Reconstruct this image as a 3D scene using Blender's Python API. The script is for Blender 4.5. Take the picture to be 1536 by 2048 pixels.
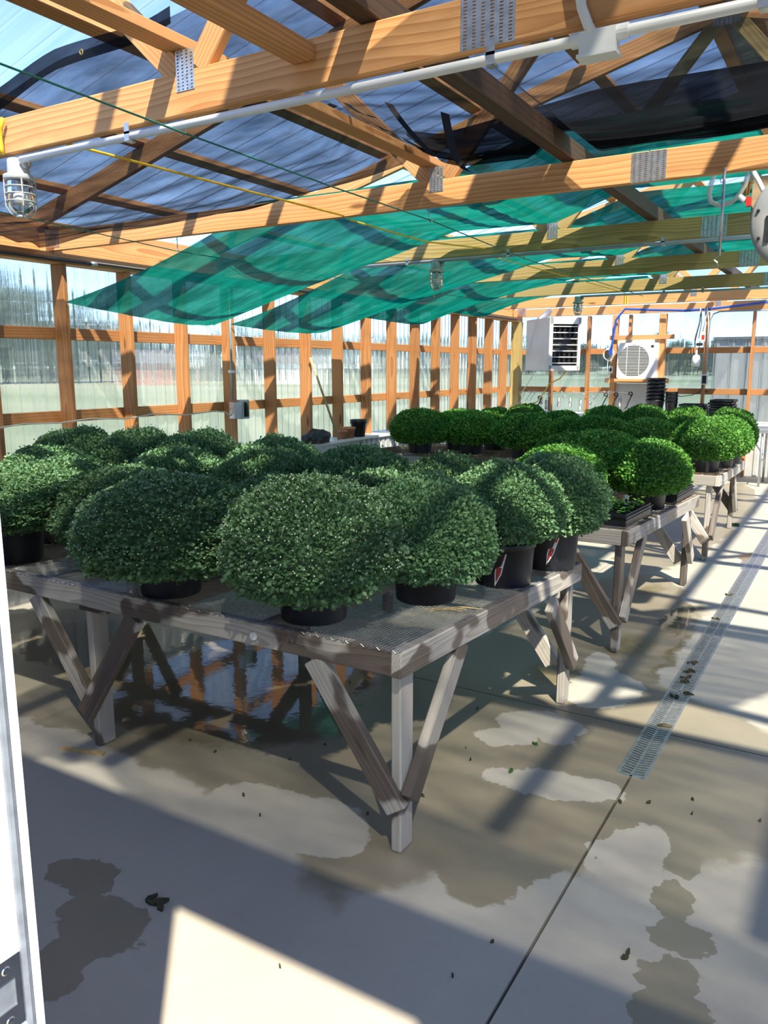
import bpy, bmesh, math, random
from mathutils import Matrix, Vector, noise
random.seed(7)
for o in list(bpy.data.objects): bpy.data.objects.remove(o)
SC = bpy.context.scene
COL = SC.collection

# ------------------------------------------------------------------ camera
FPX = 1585.37
CR = Vector((0.856887, 0.515503, -0.000847)); CD = Vector((0.091797, -0.154206, -0.983765)); CF = Vector((-0.507265, 0.842898, -0.179459))
CAM = Vector((0, 0, 1.65))
cd = bpy.data.cameras.new('camera'); co = bpy.data.objects.new('camera', cd); COL.objects.link(co)
co.matrix_world = Matrix(((CR.x, -CD.x, -CF.x, CAM.x), (CR.y, -CD.y, -CF.y, CAM.y), (CR.z, -CD.z, -CF.z, CAM.z), (0, 0, 0, 1)))
cd.sensor_fit = 'VERTICAL'; cd.sensor_height = 36.0; cd.lens = 36.0 * FPX / 2048.0; cd.clip_start = 0.02; cd.clip_end = 2000
SC.camera = co

def at(px, py, X=None, Y=None, Z=None):
    d = CR * ((px - 768) / FPX) + CD * ((py - 1024) / FPX) + CF
    if X is not None: t = (X - CAM.x) / d.x
    elif Y is not None: t = (Y - CAM.y) / d.y
    else: t = (Z - CAM.z) / d.z
    return CAM + d * t

# ------------------------------------------------------------------ sky, sun, exposure
ELEV = math.radians(53.0); AZ = Vector((-0.656, 0.754, 0)).normalized()
SUN_DIR = Vector((AZ.x * math.cos(ELEV), AZ.y * math.cos(ELEV), -math.sin(ELEV)))
w = bpy.data.worlds.new('world'); SC.world = w; w.use_nodes = True
wn = w.node_tree.nodes; wl = w.node_tree.links
sky = wn.new('ShaderNodeTexSky'); sky.sky_type = 'NISHITA'; sky.sun_disc = False
sky.sun_elevation = ELEV; sky.sun_rotation = math.atan2(-AZ.x, -AZ.y); sky.air_density = 0.75; sky.dust_density = 0.0; sky.ozone_density = 2.5; sky.altitude = 1500
bg = wn['Background']; bg.inputs['Strength'].default_value = 0.155
tn = wn.new('ShaderNodeMix'); tn.data_type = 'RGBA'; tn.blend_type = 'MULTIPLY'; tn.inputs['Factor'].default_value = 1.0; tn.inputs[7].default_value = (1.02, 0.99, 0.95, 1)
wl.new(sky.outputs[0], tn.inputs[6]); wl.new(tn.outputs[2], bg.inputs['Color'])
sl = bpy.data.lights.new('sun_offscreen', 'SUN'); sl.energy = 3.6; sl.angle = math.radians(0.9); sl.color = (1.0, 0.88, 0.69)
so = bpy.data.objects.new('sun_offscreen', sl); COL.objects.link(so); so.location = (8, -9, 16)
so.rotation_euler = SUN_DIR.to_track_quat('-Z', 'Y').to_euler()
vs = SC.view_settings; vs.view_transform = 'Standard'; vs.look = 'None'; vs.gamma = 1.0; vs.use_curve_mapping = False; vs.exposure = 1.9
SC.cycles.transparent_max_bounces = 24; SC.cycles.max_bounces = 10; SC.cycles.transmission_bounces = 8

# ------------------------------------------------------------------ material helpers
class NT:
    def __init__(s, name):
        s.m = bpy.data.materials.new(name); s.m.use_nodes = True; s.t = s.m.node_tree; s.t.nodes.clear()
        s.out = s.n('ShaderNodeOutputMaterial')
    def n(s, typ, **kw):
        nd = s.t.nodes.new(typ)
        for k, v in kw.items(): setattr(nd, k, v)
        return nd
    def l(s, a, b): s.t.links.new(a, b)
    def put(s, sock, v):
        if hasattr(v, 'is_output') or isinstance(v, bpy.types.NodeSocket): s.l(v, sock)
        else: sock.default_value = v
    def math(s, op, a, b=0.0, clamp=False):
        nd = s.n('ShaderNodeMath', operation=op, use_clamp=clamp); s.put(nd.inputs[0], a); s.put(nd.inputs[1], b); return nd.outputs[0]
    def mix(s, f, a, b, mode='MIX'):
        nd = s.n('ShaderNodeMix', data_type='RGBA', blend_type=mode); s.put(nd.inputs['Factor'], f)
        s.put(nd.inputs[6], a if not isinstance(a, tuple) else (*a, 1)[:4]); s.put(nd.inputs[7], b if not isinstance(b, tuple) else (*b, 1)[:4]); return nd.outputs[2]
    def ramp(s, f, stops, interp='LINEAR'):
        nd = s.n('ShaderNodeValToRGB'); cr = nd.color_ramp; cr.interpolation = interp
        while len(cr.elements) < len(stops): cr.elements.new(0.5)
        for e, (p, c) in zip(cr.elements, stops): e.position = p; e.color = (*c, 1) if len(c) == 3 else c
        s.l(f, nd.inputs[0]); return nd.outputs[0]
    def step(s, f, a, b):
        nd = s.n('ShaderNodeMapRange', interpolation_type='SMOOTHSTEP'); s.put(nd.inputs[0], f); nd.inputs[1].default_value = a; nd.inputs[2].default_value = b; return nd.outputs[0]
    def noise(s, vec, scale, detail=3.0, rough=0.55, dist=0.0):
        nd = s.n('ShaderNodeTexNoise'); s.l(vec, nd.inputs['Vector']); nd.inputs['Scale'].default_value = scale
        nd.inputs['Detail'].default_value = detail; nd.inputs['Roughness'].default_value = rough; nd.inputs['Distortion'].default_value = dist; return nd
    def mapping(s, vec, scale=(1, 1, 1), loc=(0, 0, 0)):
        nd = s.n('ShaderNodeMapping'); s.l(vec, nd.inputs[0]); nd.inputs['Scale'].default_value = scale; s.put(nd.inputs['Location'], loc); return nd.outputs[0]
    def objvec(s, rnd=20.0):
        tc = s.n('ShaderNodeTexCoord'); oi = s.n('ShaderNodeObjectInfo')
        c = s.n('ShaderNodeCombineXYZ'); r = s.math('MULTIPLY', oi.outputs['Random'], rnd)
        s.l(r, c.inputs[0]); r2 = s.math('MULTIPLY', oi.outputs['Random'], rnd * 1.7); s.l(r2, c.inputs[1])
        v = s.n('ShaderNodeVectorMath', operation='ADD'); s.l(tc.outputs['Object'], v.inputs[0]); s.l(c.outputs[0], v.inputs[1])
        return v.outputs[0], oi.outputs['Random'], tc.outputs['Object']
    def bsdf(s, color, rough=0.6, metal=0.0, spec=0.5, bump=None, bstr=0.2, bdist=0.005, link=True, **extra):
        b = s.n('ShaderNodeBsdfPrincipled')
        s.put(b.inputs['Base Color'], color if not isinstance(color, tuple) else (*color, 1)[:4])
        s.put(b.inputs['Roughness'], rough); b.inputs['Metallic'].default_value = metal
        s.put(b.inputs['Specular IOR Level'], spec)
        for k, v in extra.items(): s.put(b.inputs[k.replace('_', ' ')], v)
        if bump is not None:
            bn = s.n('ShaderNodeBump'); s.l(bump, bn.inputs['Height']); bn.inputs['Strength'].default_value = bstr; bn.inputs['Distance'].default_value = bdist
            s.l(bn.outputs[0], b.inputs['Normal'])
        if link: s.l(b.outputs[0], s.out.inputs[0])
        return b.outputs[0]
    def mixsh(s, f, a, b):
        nd = s.n('ShaderNodeMixShader'); s.put(nd.inputs[0], f); s.l(a, nd.inputs[1]); s.l(b, nd.inputs[2]); return nd.outputs[0]

MAT = {}
def plain(name, color, rough=0.5, metal=0.0, var=0.12, scale=25.0, spec=0.5, bump=0.1):
    t = NT(name); v, r, tc = t.objvec()
    nz = t.noise(v, scale, 4)
    dark = tuple(c * (1 - var * 1.6) for c in color); lite = tuple(min(1, c * (1 + var)) for c in color)
    c = t.ramp(nz.outputs['Fac'], [(0.3, dark), (0.7, lite)])
    t.bsdf(c, rough, metal, spec, nz.outputs['Fac'], bump, 0.002)
    MAT[name] = t.m; return t.m

def wood(name, early, late, tint, rough=0.65, rings=9.0, knots=True, wet=None, grainbump=0.25):
    t = NT(name); v, rnd, tc = t.objvec(13.0)
    oi_off = v
    # long warp
    wv = t.mapping(v, (0.55, 2.2, 2.2)); wn_ = t.noise(wv, 1.6, 2.0)
    warp = t.n('ShaderNodeVectorMath', operation='MULTIPLY_ADD'); t.l(wn_.outputs['Color'], warp.inputs[0]); warp.inputs[1].default_value = (0.0, 0.075, 0.075)
    oc = t.n('ShaderNodeCombineXYZ'); t.l(t.math('MULTIPLY', rnd, 3.0), oc.inputs[0]); t.l(t.math('ADD', t.math('MULTIPLY', rnd, 0.06), 0.02), oc.inputs[1]); t.l(t.math('SUBTRACT', t.math('FRACT', t.math('MULTIPLY', rnd, 7.3)), 0.6), oc.inputs[2])
    oc2 = t.n('ShaderNodeVectorMath', operation='MULTIPLY'); t.l(oc.outputs[0], oc2.inputs[0]); oc2.inputs[1].default_value = (1, 1, 0.22)
    oa = t.n('ShaderNodeVectorMath', operation='ADD'); t.l(t.mapping(tc, (0.012, 1, 1)), oa.inputs[0]); t.l(oc2.outputs[0], oa.inputs[1]); t.l(oa.outputs[0], warp.inputs[2])
    wave = t.n('ShaderNodeTexWave', wave_type='RINGS', rings_direction='X', wave_profile='SAW'); t.l(warp.outputs[0], wave.inputs['Vector'])
    wave.inputs['Scale'].default_value = rings * 2.2; wave.inputs['Distortion'].default_value = 0.6; wave.inputs['Detail'].default_value = 2.0; wave.inputs['Detail Scale'].default_value = 1.4
    fib = t.noise(t.mapping(v, (3.0, 160, 160)), 1.0, 3)
    blot = t.noise(t.mapping(v, (2.0, 7, 7)), 1.0, 4)
    c = t.ramp(wave.outputs['Fac'], [(0.0, early), (0.62, tuple(0.5 * (a + b) for a, b in zip(early, late))), (0.92, late), (1.0, early)])
    c = t.mix(t.math('MULTIPLY', fib.outputs['Fac'], 0.55), c, tint)
    c = t.mix(t.math('MULTIPLY', t.step(blot.outputs['Fac'], 0.5, 0.78), 0.5), c, late)
    hs = t.n('ShaderNodeHueSaturation'); t.l(c, hs.inputs['Color'])
    mm = t.n('ShaderNodeMath', operation='MULTIPLY_ADD'); t.l(rnd, mm.inputs[0]); mm.inputs[1].default_value = 0.34; mm.inputs[2].default_value = 0.83; t.l(mm.outputs[0], hs.inputs['Value'])
    c = hs.outputs[0]
    if knots:
        vo = t.n('ShaderNodeTexVoronoi', feature='F1'); t.l(t.mapping(v, (1.6, 6.5, 6.5)), vo.inputs['Vector']); vo.inputs['Scale'].default_value = 1.0
        kn = t.step(vo.outputs['Distance'], 0.14, 0.05); c = t.mix(t.math('MULTIPLY', kn, 0.8), c, tuple(x * 0.35 for x in late))
    r = rough
    if wet is not None:
        wz = t.noise(t.mapping(v, (1.9, 2.5, 2.5)), 1.0, 3, 0.5)
        wf = t.step(wz.outputs['Fac'], 0.51, 0.535)
        c = t.mix(wf, c, t.mix(0.88, c, wet, 'MULTIPLY'))
        mr = t.n('ShaderNodeMapRange'); t.l(wf, mr.inputs[0]); mr.inputs[3].default_value = rough; mr.inputs[4].default_value = 0.32; r = mr.outputs[0]
    t.bsdf(c, r, 0, 0.35, t.math('ADD', fib.outputs['Fac'], t.math('MULTIPLY', wave.outputs['Fac'], 0.5)), grainbump, 0.003)
    MAT[name] = t.m

wood('pine', (0.68, 0.36, 0.145), (0.40, 0.155, 0.045), (0.60, 0.30, 0.12), rings=10)
wood('pine_orange', (0.50, 0.235, 0.085), (0.285, 0.105, 0.032), (0.44, 0.20, 0.07), rings=9)
wood('pine_treated', (0.46, 0.35, 0.13), (0.22, 0.13, 0.04), (0.40, 0.29, 0.11), rings=10)
wood('weathered', (0.46, 0.42, 0.37), (0.26, 0.225, 0.19), (0.50, 0.46, 0.41), rough=0.85, rings=14, wet=(0.20, 0.155, 0.14), grainbump=0.6)
wood('dark_pipe_wood', (0.085, 0.05, 0.03), (0.045, 0.025, 0.016), (0.09, 0.055, 0.035), rough=0.6, rings=6, knots=False)
wood('plywood', (0.46, 0.33, 0.20), (0.36, 0.24, 0.13), (0.42, 0.30, 0.18), rings=4, knots=False)
plain('galvanised', (0.56, 0.57, 0.58), 0.38, 0.85, 0.15, 40)
plain('cast_grey', (0.52, 0.53, 0.52), 0.45, 0.3, 0.08, 60)
plain('cast_green_grey', (0.30, 0.38, 0.34), 0.45, 0.3, 0.08, 60)
plain('pvc_white', (0.74, 0.75, 0.74), 0.35, 0, 0.04, 8)
plain('pvc_grey', (0.30, 0.33, 0.34), 0.4, 0, 0.08, 8)
plain('conduit_steel', (0.36, 0.46, 0.45), 0.35, 0.6, 0.1, 12)
plain('white_paint', (0.82, 0.84, 0.86), 0.4, 0, 0.03, 6)
plain('white_plastic', (0.78, 0.78, 0.76), 0.4, 0, 0.04, 12)
plain('beige_paint', (0.60, 0.57, 0.52), 0.5, 0, 0.05, 6)
plain('heater_grey', (0.58, 0.56, 0.53), 0.5, 0.0, 0.04, 5)
plain('black_plastic', (0.012, 0.013, 0.017), 0.38, 0, 0.3, 18)
plain('pot_black', (0.014, 0.016, 0.024), 0.42, 0, 0.5, 9)
plain('dark_metal', (0.03, 0.03, 0.032), 0.5, 0.4, 0.3, 30)
plain('dark_channel', (0.02, 0.018, 0.014), 0.6, 0, 0.3, 30)
plain('rubber_grey', (0.17, 0.19, 0.23), 0.6, 0, 0.15, 40)
plain('chrome', (0.62, 0.62, 0.63), 0.22, 1.0, 0.1, 40)
plain('brass', (0.55, 0.42, 0.16), 0.35, 0.9, 0.1, 40)
plain('terracotta', (0.52, 0.22, 0.11), 0.8, 0, 0.2, 12)
plain('red_tag', (0.42, 0.035, 0.025), 0.45, 0, 0.2, 60)
plain('white_tag', (0.80, 0.78, 0.74), 0.45, 0, 0.05, 60)
plain('yellow_rope', (0.80, 0.50, 0.02), 0.6, 0, 0.1, 60)
plain('green_cord', (0.01, 0.16, 0.12), 0.6, 0, 0.1, 60)
plain('blue_pipe', (0.02, 0.08, 0.42), 0.35, 0, 0.05, 10)
plain('cable_black', (0.02, 0.02, 0.022), 0.5, 0, 0.2, 20)
plain('cable_cream', (0.58, 0.56, 0.46), 0.5, 0, 0.08, 20)
plain('cable_yellow', (0.70, 0.48, 0.10), 0.5, 0, 0.08, 20)
plain('reel_grey', (0.33, 0.33, 0.33), 0.5, 0, 0.05, 10)
plain('signal_red', (0.55, 0.03, 0.02), 0.4, 0, 0.1, 20)
plain('soil', (0.06, 0.04, 0.028), 0.95, 0, 0.5, 60, bump=0.8)
plain('bark', (0.10, 0.07, 0.05), 0.9, 0, 0.3, 12, bump=0.6)
plain('dry_leaf', (0.05, 0.045, 0.02), 0.8, 0, 0.4, 60)
plain('green_leaf', (0.04, 0.11, 0.02), 0.7, 0, 0.3, 60)
plain('straw', (0.50, 0.36, 0.16), 0.8, 0, 0.2, 40)
plain('brick_red', (0.45, 0.20, 0.13), 0.85, 0, 0.2, 4)
plain('roofing', (0.14, 0.13, 0.13), 0.8, 0, 0.2, 4)
plain('wainscot', (0.55, 0.56, 0.55), 0.45, 0.15, 0.05, 5)
plain('shed_metal', (0.50, 0.45, 0.39), 0.5, 0.1, 0.08, 3)
plain('mesh_wire', (0.33, 0.34, 0.35), 0.4, 0.7, 0.2, 30)
plain('rust_wire', (0.20, 0.12, 0.07), 0.7, 0.4, 0.4, 60)

def leafmat(name, dark, mid, lite, trans=0.3):
    t = NT(name); g = t.n('ShaderNodeNewGeometry'); v, rnd, tc = t.objvec(5.0)
    rp = g.outputs['Random Per Island']
    c = t.ramp(rp, [(0.0, dark), (0.5, mid), (1.0, lite)])
    hs = t.n('ShaderNodeHueSaturation'); t.l(c, hs.inputs['Color'])
    mm = t.n('ShaderNodeMath', operation='MULTIPLY_ADD'); t.l(rnd, mm.inputs[0]); mm.inputs[1].default_value = 0.4; mm.inputs[2].default_value = 0.8; t.l(mm.outputs[0], hs.inputs['Value'])
    b = t.bsdf(hs.outputs[0], 0.5, 0, 0.35, link=False)
    tr = t.n('ShaderNodeBsdfTranslucent'); t.l(t.mix(0.5, hs.outputs[0], (0.20, 0.34, 0.03)), tr.inputs[0])
    t.l(t.mixsh(trans, b, tr.outputs[0]), t.out.inputs[0]); MAT[name] = t.m
leafmat('mum_grey_green', (0.07, 0.16, 0.08), (0.12, 0.245, 0.12), (0.22, 0.36, 0.16), 0.3)
leafmat('mum_green', (0.045, 0.16, 0.024), (0.09, 0.28, 0.045), (0.20, 0.42, 0.07), 0.3)
leafmat('seedling', (0.07, 0.22, 0.02), (0.12, 0.33, 0.03), (0.25, 0.50, 0.08), 0.35)
leafmat('tree_leaf', (0.03, 0.06, 0.02), (0.055, 0.095, 0.03), (0.09, 0.14, 0.05), 0.25)
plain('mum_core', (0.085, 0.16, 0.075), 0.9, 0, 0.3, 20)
plain('bud', (0.36, 0.47, 0.31), 0.6, 0, 0.2, 60)

# clear sheets: see-through polycarbonate with a hazy, weathered film
def clear_roof():
    t = NT('clear_roof'); tc = t.n('ShaderNodeTexCoord')
    st = t.noise(t.mapping(tc.outputs['Object'], (0.6, 26, 1)), 1.0, 4)
    tp = t.n('ShaderNodeBsdfTransparent'); t.l(t.ramp(st.outputs['Fac'], [(0.3, (0.74, 0.82, 0.90)), (0.7, (0.90, 0.94, 0.97))]), tp.inputs[0])
    gl = t.n('ShaderNodeBsdfGlossy'); gl.inputs['Roughness'].default_value = 0.18
    tl = t.n('ShaderNodeBsdfTranslucent'); tl.inputs[0].default_value = (0.80, 0.86, 0.92, 1)
    a = t.mixsh(t.math('MULTIPLY', st.outputs['Fac'], 0.075), tp.outputs[0], tl.outputs[0])
    fr = t.n('ShaderNodeFresnel'); fr.inputs[0].default_value = 1.3
    t.l(t.mixsh(t.math('MULTIPLY', fr.outputs[0], 0.5), a, gl.outputs[0]), t.out.inputs[0]); MAT['clear_roof'] = t.m
clear_roof()
def clear_wall(name, haze0, haze1, ior, tint):
    t = NT(name); tc = t.n('ShaderNodeNewGeometry')
    st = t.noise(t.mapping(tc.outputs['Position'], (34, 34, 0.35)), 1.0, 4, 0.6)
    st2 = t.noise(t.mapping(tc.outputs['Position'], (95, 95, 0.9)), 1.0, 2, 0.6)
    big = t.noise(t.mapping(tc.outputs['Position'], (5, 5, 0.6)), 1.0, 2)
    h = t.math('ADD', st.outputs['Fac'], t.math('MULTIPLY', big.outputs['Fac'], 0.8))
    bn = t.n('ShaderNodeBump'); t.l(h, bn.inputs['Height']); bn.inputs['Strength'].default_value = 1.0; bn.inputs['Distance'].default_value = 0.010
    rf = t.n('ShaderNodeBsdfRefraction'); rf.inputs['IOR'].default_value = ior; rf.inputs['Roughness'].default_value = 0.02; rf.inputs[0].default_value = tint
    t.l(bn.outputs[0], rf.inputs['Normal'])
    tl = t.n('ShaderNodeBsdfTranslucent'); tl.inputs[0].default_value = (0.70, 0.74, 0.76, 1)
    df = t.n('ShaderNodeBsdfDiffuse'); df.inputs[0].default_value = (0.66, 0.70, 0.72, 1)
    hz = t.mixsh(0.5, tl.outputs[0], df.outputs[0])
    mr = t.n('ShaderNodeMapRange'); t.l(st2.outputs['Fac'], mr.inputs[0]); mr.inputs[1].default_value = 0.38; mr.inputs[2].default_value = 0.68; mr.inputs[3].default_value = haze0; mr.inputs[4].default_value = haze1
    t.l(t.mixsh(mr.outputs[0], rf.outputs[0], hz), t.out.inputs[0]); MAT[name] = t.m
clear_wall('clear_wall', 0.22, 0.55, 1.04, (0.58, 0.62, 0.66, 1))
clear_wall('clear_end', 0.10, 0.26, 1.015, (0.36, 0.45, 0.55, 1))

def cloth(name, color, open_, holes, sc=(1, 1, 1)):
    t = NT(name); tc = t.n('ShaderNodeTexCoord')
    n1 = t.noise(t.mapping(tc.outputs['Object'], (2.2, 9, 3)), 1.0, 4, 0.6)
    n2 = t.noise(t.mapping(tc.outputs['Object'], (3.4, 4.2, 1)), 1.0, 2, 0.5)
    th = t.noise(t.mapping(tc.outputs['Object'], (30, 420, 30)), 1.0, 1)
    dk = tuple(c * 0.45 for c in color)
    c = t.mix(t.step(n1.outputs['Fac'], 0.3, 0.7), dk, color); c = t.mix(t.math('MULTIPLY', th.outputs['Fac'], 0.3), c, dk)
    df = t.n('ShaderNodeBsdfDiffuse'); t.l(c, df.inputs[0])
    tl = t.n('ShaderNodeBsdfTranslucent'); t.l(c, tl.inputs[0])
    tp = t.n('ShaderNodeBsdfTransparent')
    mr = t.n('ShaderNodeMapRange'); t.l(n1.outputs['Fac'], mr.inputs[0]); mr.inputs[1].default_value = 0.3; mr.inputs[2].default_value = 0.7; mr.inputs[3].default_value = open_[0]; mr.inputs[4].default_value = open_[1]
    f = mr.outputs[0]
    if holes:
        f = t.math('MAXIMUM', f, t.math('MULTIPLY', t.step(n2.outputs['Fac'], 0.50, 0.60), holes), True)
    lw = t.n('ShaderNodeLayerWeight'); lw.inputs[0].default_value = 0.5; f = t.math('MULTIPLY', f, t.math('POWER', t.math('SUBTRACT', 1.0, lw.outputs['Facing'], True), 0.75))
    s = t.mixsh(0.55, df.outputs[0], tl.outputs[0]); t.l(t.mixsh(f, s, tp.outputs[0]), t.out.inputs[0]); MAT[name] = t.m
cloth('shade_green', (0.006, 0.27, 0.195), (0.02, 0.09), 0)
cloth('shade_black', (0.016, 0.017, 0.020), (0.16, 0.50), 0)
cloth('shade_black_dense', (0.012, 0.012, 0.014), (0.02, 0.14), 0)
plain('strap_black', (0.006, 0.006, 0.007), 0.7, 0, 0.3, 30)

def glassmat():
    t = NT('lamp_glass'); tp = t.n('ShaderNodeBsdfTransparent'); tp.inputs[0].default_value = (0.86, 0.88, 0.87, 1)
    gl = t.n('ShaderNodeBsdfGlossy'); gl.inputs['Roughness'].default_value = 0.08
    fr = t.n('ShaderNodeFresnel'); fr.inputs[0].default_value = 1.5
    t.l(t.mixsh(t.math('ADD', fr.outputs[0], 0.06, True), tp.outputs[0], gl.outputs[0]), t.out.inputs[0]); MAT['lamp_glass'] = t.m
glassmat()
def hosemat():
    t = NT('clear_hose'); b = t.bsdf((0.62, 0.62, 0.55), 0.25, link=False); tp = t.n('ShaderNodeBsdfTransparent')
    t.l(t.mixsh(0.35, b, tp.outputs[0]), t.out.inputs[0]); MAT['clear_hose'] = t.m
hosemat()

# concrete: dry, damp and puddled zones placed where the photograph shows them
def concrete():
    t = NT('concrete'); g = t.n('ShaderNodeNewGeometry'); pos = g.outputs['Position']
    wz = t.noise(pos, 2.6, 5, 0.62); wz2 = t.noise(pos, 11.0, 3, 0.6)
    wv = t.n('ShaderNodeVectorMath', operation='MULTIPLY_ADD'); t.l(wz.outputs['Color'], wv.inputs[0]); wv.inputs[1].default_value = (0.34, 0.34, 0); t.l(pos, wv.inputs[2])
    wv2 = t.n('ShaderNodeVectorMath', operation='MULTIPLY_ADD'); t.l(wz2.outputs['Color'], wv2.inputs[0]); wv2.inputs[1].default_value = (0.07, 0.07, 0); t.l(wv.outputs[0], wv2.inputs[2])
    P = wv2.outputs[0]
    def ell(px, py, rx, ry, rot=0.0):
        c = at(px, py, Z=0)
        m = t.n('ShaderNodeMapping', vector_type='TEXTURE'); t.l(P, m.inputs[0]); m.inputs['Location'].default_value = (c.x + 0.2, c.y + 0.2, 0)
        m.inputs['Rotation'].default_value = (0, 0, rot); m.inputs['Scale'].default_value = (rx, ry, 1e6)
        ln = t.n('ShaderNodeVectorMath', operation='LENGTH'); t.l(m.outputs[0], ln.inputs[0]); return t.math('SUBTRACT', 1.0, ln.outputs['Value'])
    def union(lst):
        r = None
        for e in lst:
            d = ell(*e); r = d if r is None else t.math('MAXIMUM', r, d)
        return r
    wet = union([(1120, 1330, 0.55, 2.4), (700, 1380, 2.3, 1.15), (300, 1330, 1.6, 0.8), (1360, 1585, 0.10, 0.22), (1390, 1660, 0.09, 0.14), (1365, 1730, 0.08, 0.10),
                 (1345, 1800, 0.07, 0.08), (1370, 1870, 0.09, 0.09), (1350, 1960, 0.08, 0.10), (1340, 2030, 0.10, 0.10), (230, 1840, 0.20, 0.13), (180, 1745, 0.14, 0.08),
                 (1050, 1640, 0.22, 0.55), (880, 1590, 0.2, 0.3), (600, 1455, 0.25, 0.25), (1400, 1030, 0.5, 3.0), (140, 1930, 0.12, 0.12)])
    dry = union([(1120, 1570, 0.28, 0.13, 0.2), (1210, 1375, 0.18, 0.28), (1090, 1450, 0.22, 0.16), (1200, 1335, 0.1, 0.25), (1010, 1470, 0.12, 0.08), (560, 1640, 0.35, 0.22), (1260, 1710, 0.10, 0.28)])
    wetf = t.math('MULTIPLY', t.step(wet, 0.0, 0.045), t.step(dry, 0.05, 0.0))
    pud = union([(420, 1390, 0.95, 0.55), (250, 1300, 0.9, 0.5), (560, 1330, 0.7, 0.45), (640, 1440, 0.2, 0.15), (1500, 1120, 0.07, 0.5), (1350, 1240, 0.10, 0.5), (480, 1430, 0.25, 0.1)])
    pudf = t.step(pud, 0.05, 0.22)
    alg = union([(1390, 1225, 0.10, 0.4), (1260, 1290, 0.15, 0.3), (1100, 1345, 0.2, 0.25), (1360, 1290, 0.05, 0.8), (1300, 1180, 0.12, 0.3)])
    algf = t.math('MULTIPLY', t.step(alg, 0.0, 0.7), wz2.outputs['Fac'])
    n1 = t.noise(pos, 1.3, 5, 0.6); n2 = t.noise(pos, 30, 4, 0.65); n3 = t.noise(pos, 160, 2, 0.6)
    c = t.ramp(n1.outputs['Fac'], [(0.3, (0.36, 0.335, 0.29)), (0.7, (0.46, 0.43, 0.37))])
    c = t.mix(t.math('MULTIPLY', n2.outputs['Fac'], 0.35), c, (0.32, 0.295, 0.25))
    wc = t.ramp(n1.outputs['Fac'], [(0.3, (0.215, 0.185, 0.135)), (0.7, (0.30, 0.262, 0.195))])
    wc = t.mix(t.math('MULTIPLY', n2.outputs['Fac'], 0.3), wc, (0.19, 0.165, 0.12))
    c = t.mix(wetf, c, wc)
    c = t.mix(t.math('MULTIPLY', algf, 1.2, True), c, (0.11, 0.085, 0.02))
    c = t.mix(pudf, c, t.mix(0.6, wc, (0.50, 0.47, 0.42), 'MULTIPLY'))
    sp = t.step(n3.outputs['Fac'], 0.70, 0.76); c = t.mix(t.math('MULTIPLY', sp, 0.5), c, (0.05, 0.045, 0.035))
    r1 = t.n('ShaderNodeMapRange'); t.l(wetf, r1.inputs[0]); r1.inputs[3].default_value = 0.72; r1.inputs[4].default_value = 0.34
    r2 = t.n('ShaderNodeMix', data_type='FLOAT'); t.l(pudf, r2.inputs[0]); t.l(r1.outputs[0], r2.inputs[2]); r2.inputs[3].default_value = 0.045
    rip = t.noise(pos, 22, 2, 0.5)
    hgt = t.n('ShaderNodeMix', data_type='FLOAT'); t.l(pudf, hgt.inputs[0]); t.l(t.math('MULTIPLY', n2.outputs['Fac'], 1.0), hgt.inputs[2]); t.l(t.math('MULTIPLY', rip.outputs['Fac'], 0.35), hgt.inputs[3])
    t.bsdf(c, r2.outputs[0], 0, 0.5, hgt.outputs[0], 0.25, 0.004); MAT['concrete'] = t.m
concrete()
def fieldmat():
    t = NT('field'); g = t.n('ShaderNodeNewGeometry')
    n1 = t.noise(t.mapping(g.outputs['Position'], (0.015, 0.05, 1)), 1.0, 4); n2 = t.noise(g.outputs['Position'], 3.0, 4)
    c = t.ramp(n1.outputs['Fac'], [(0.35, (0.26, 0.30, 0.16)), (0.5, (0.36, 0.38, 0.23)), (0.65, (0.44, 0.42, 0.31))])
    c = t.mix(t.math('MULTIPLY', n2.outputs['Fac'], 0.3), c, (0.22, 0.26, 0.10)); t.bsdf(c, 0.95, 0, 0.1); MAT['field'] = t.m
fieldmat()

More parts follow.
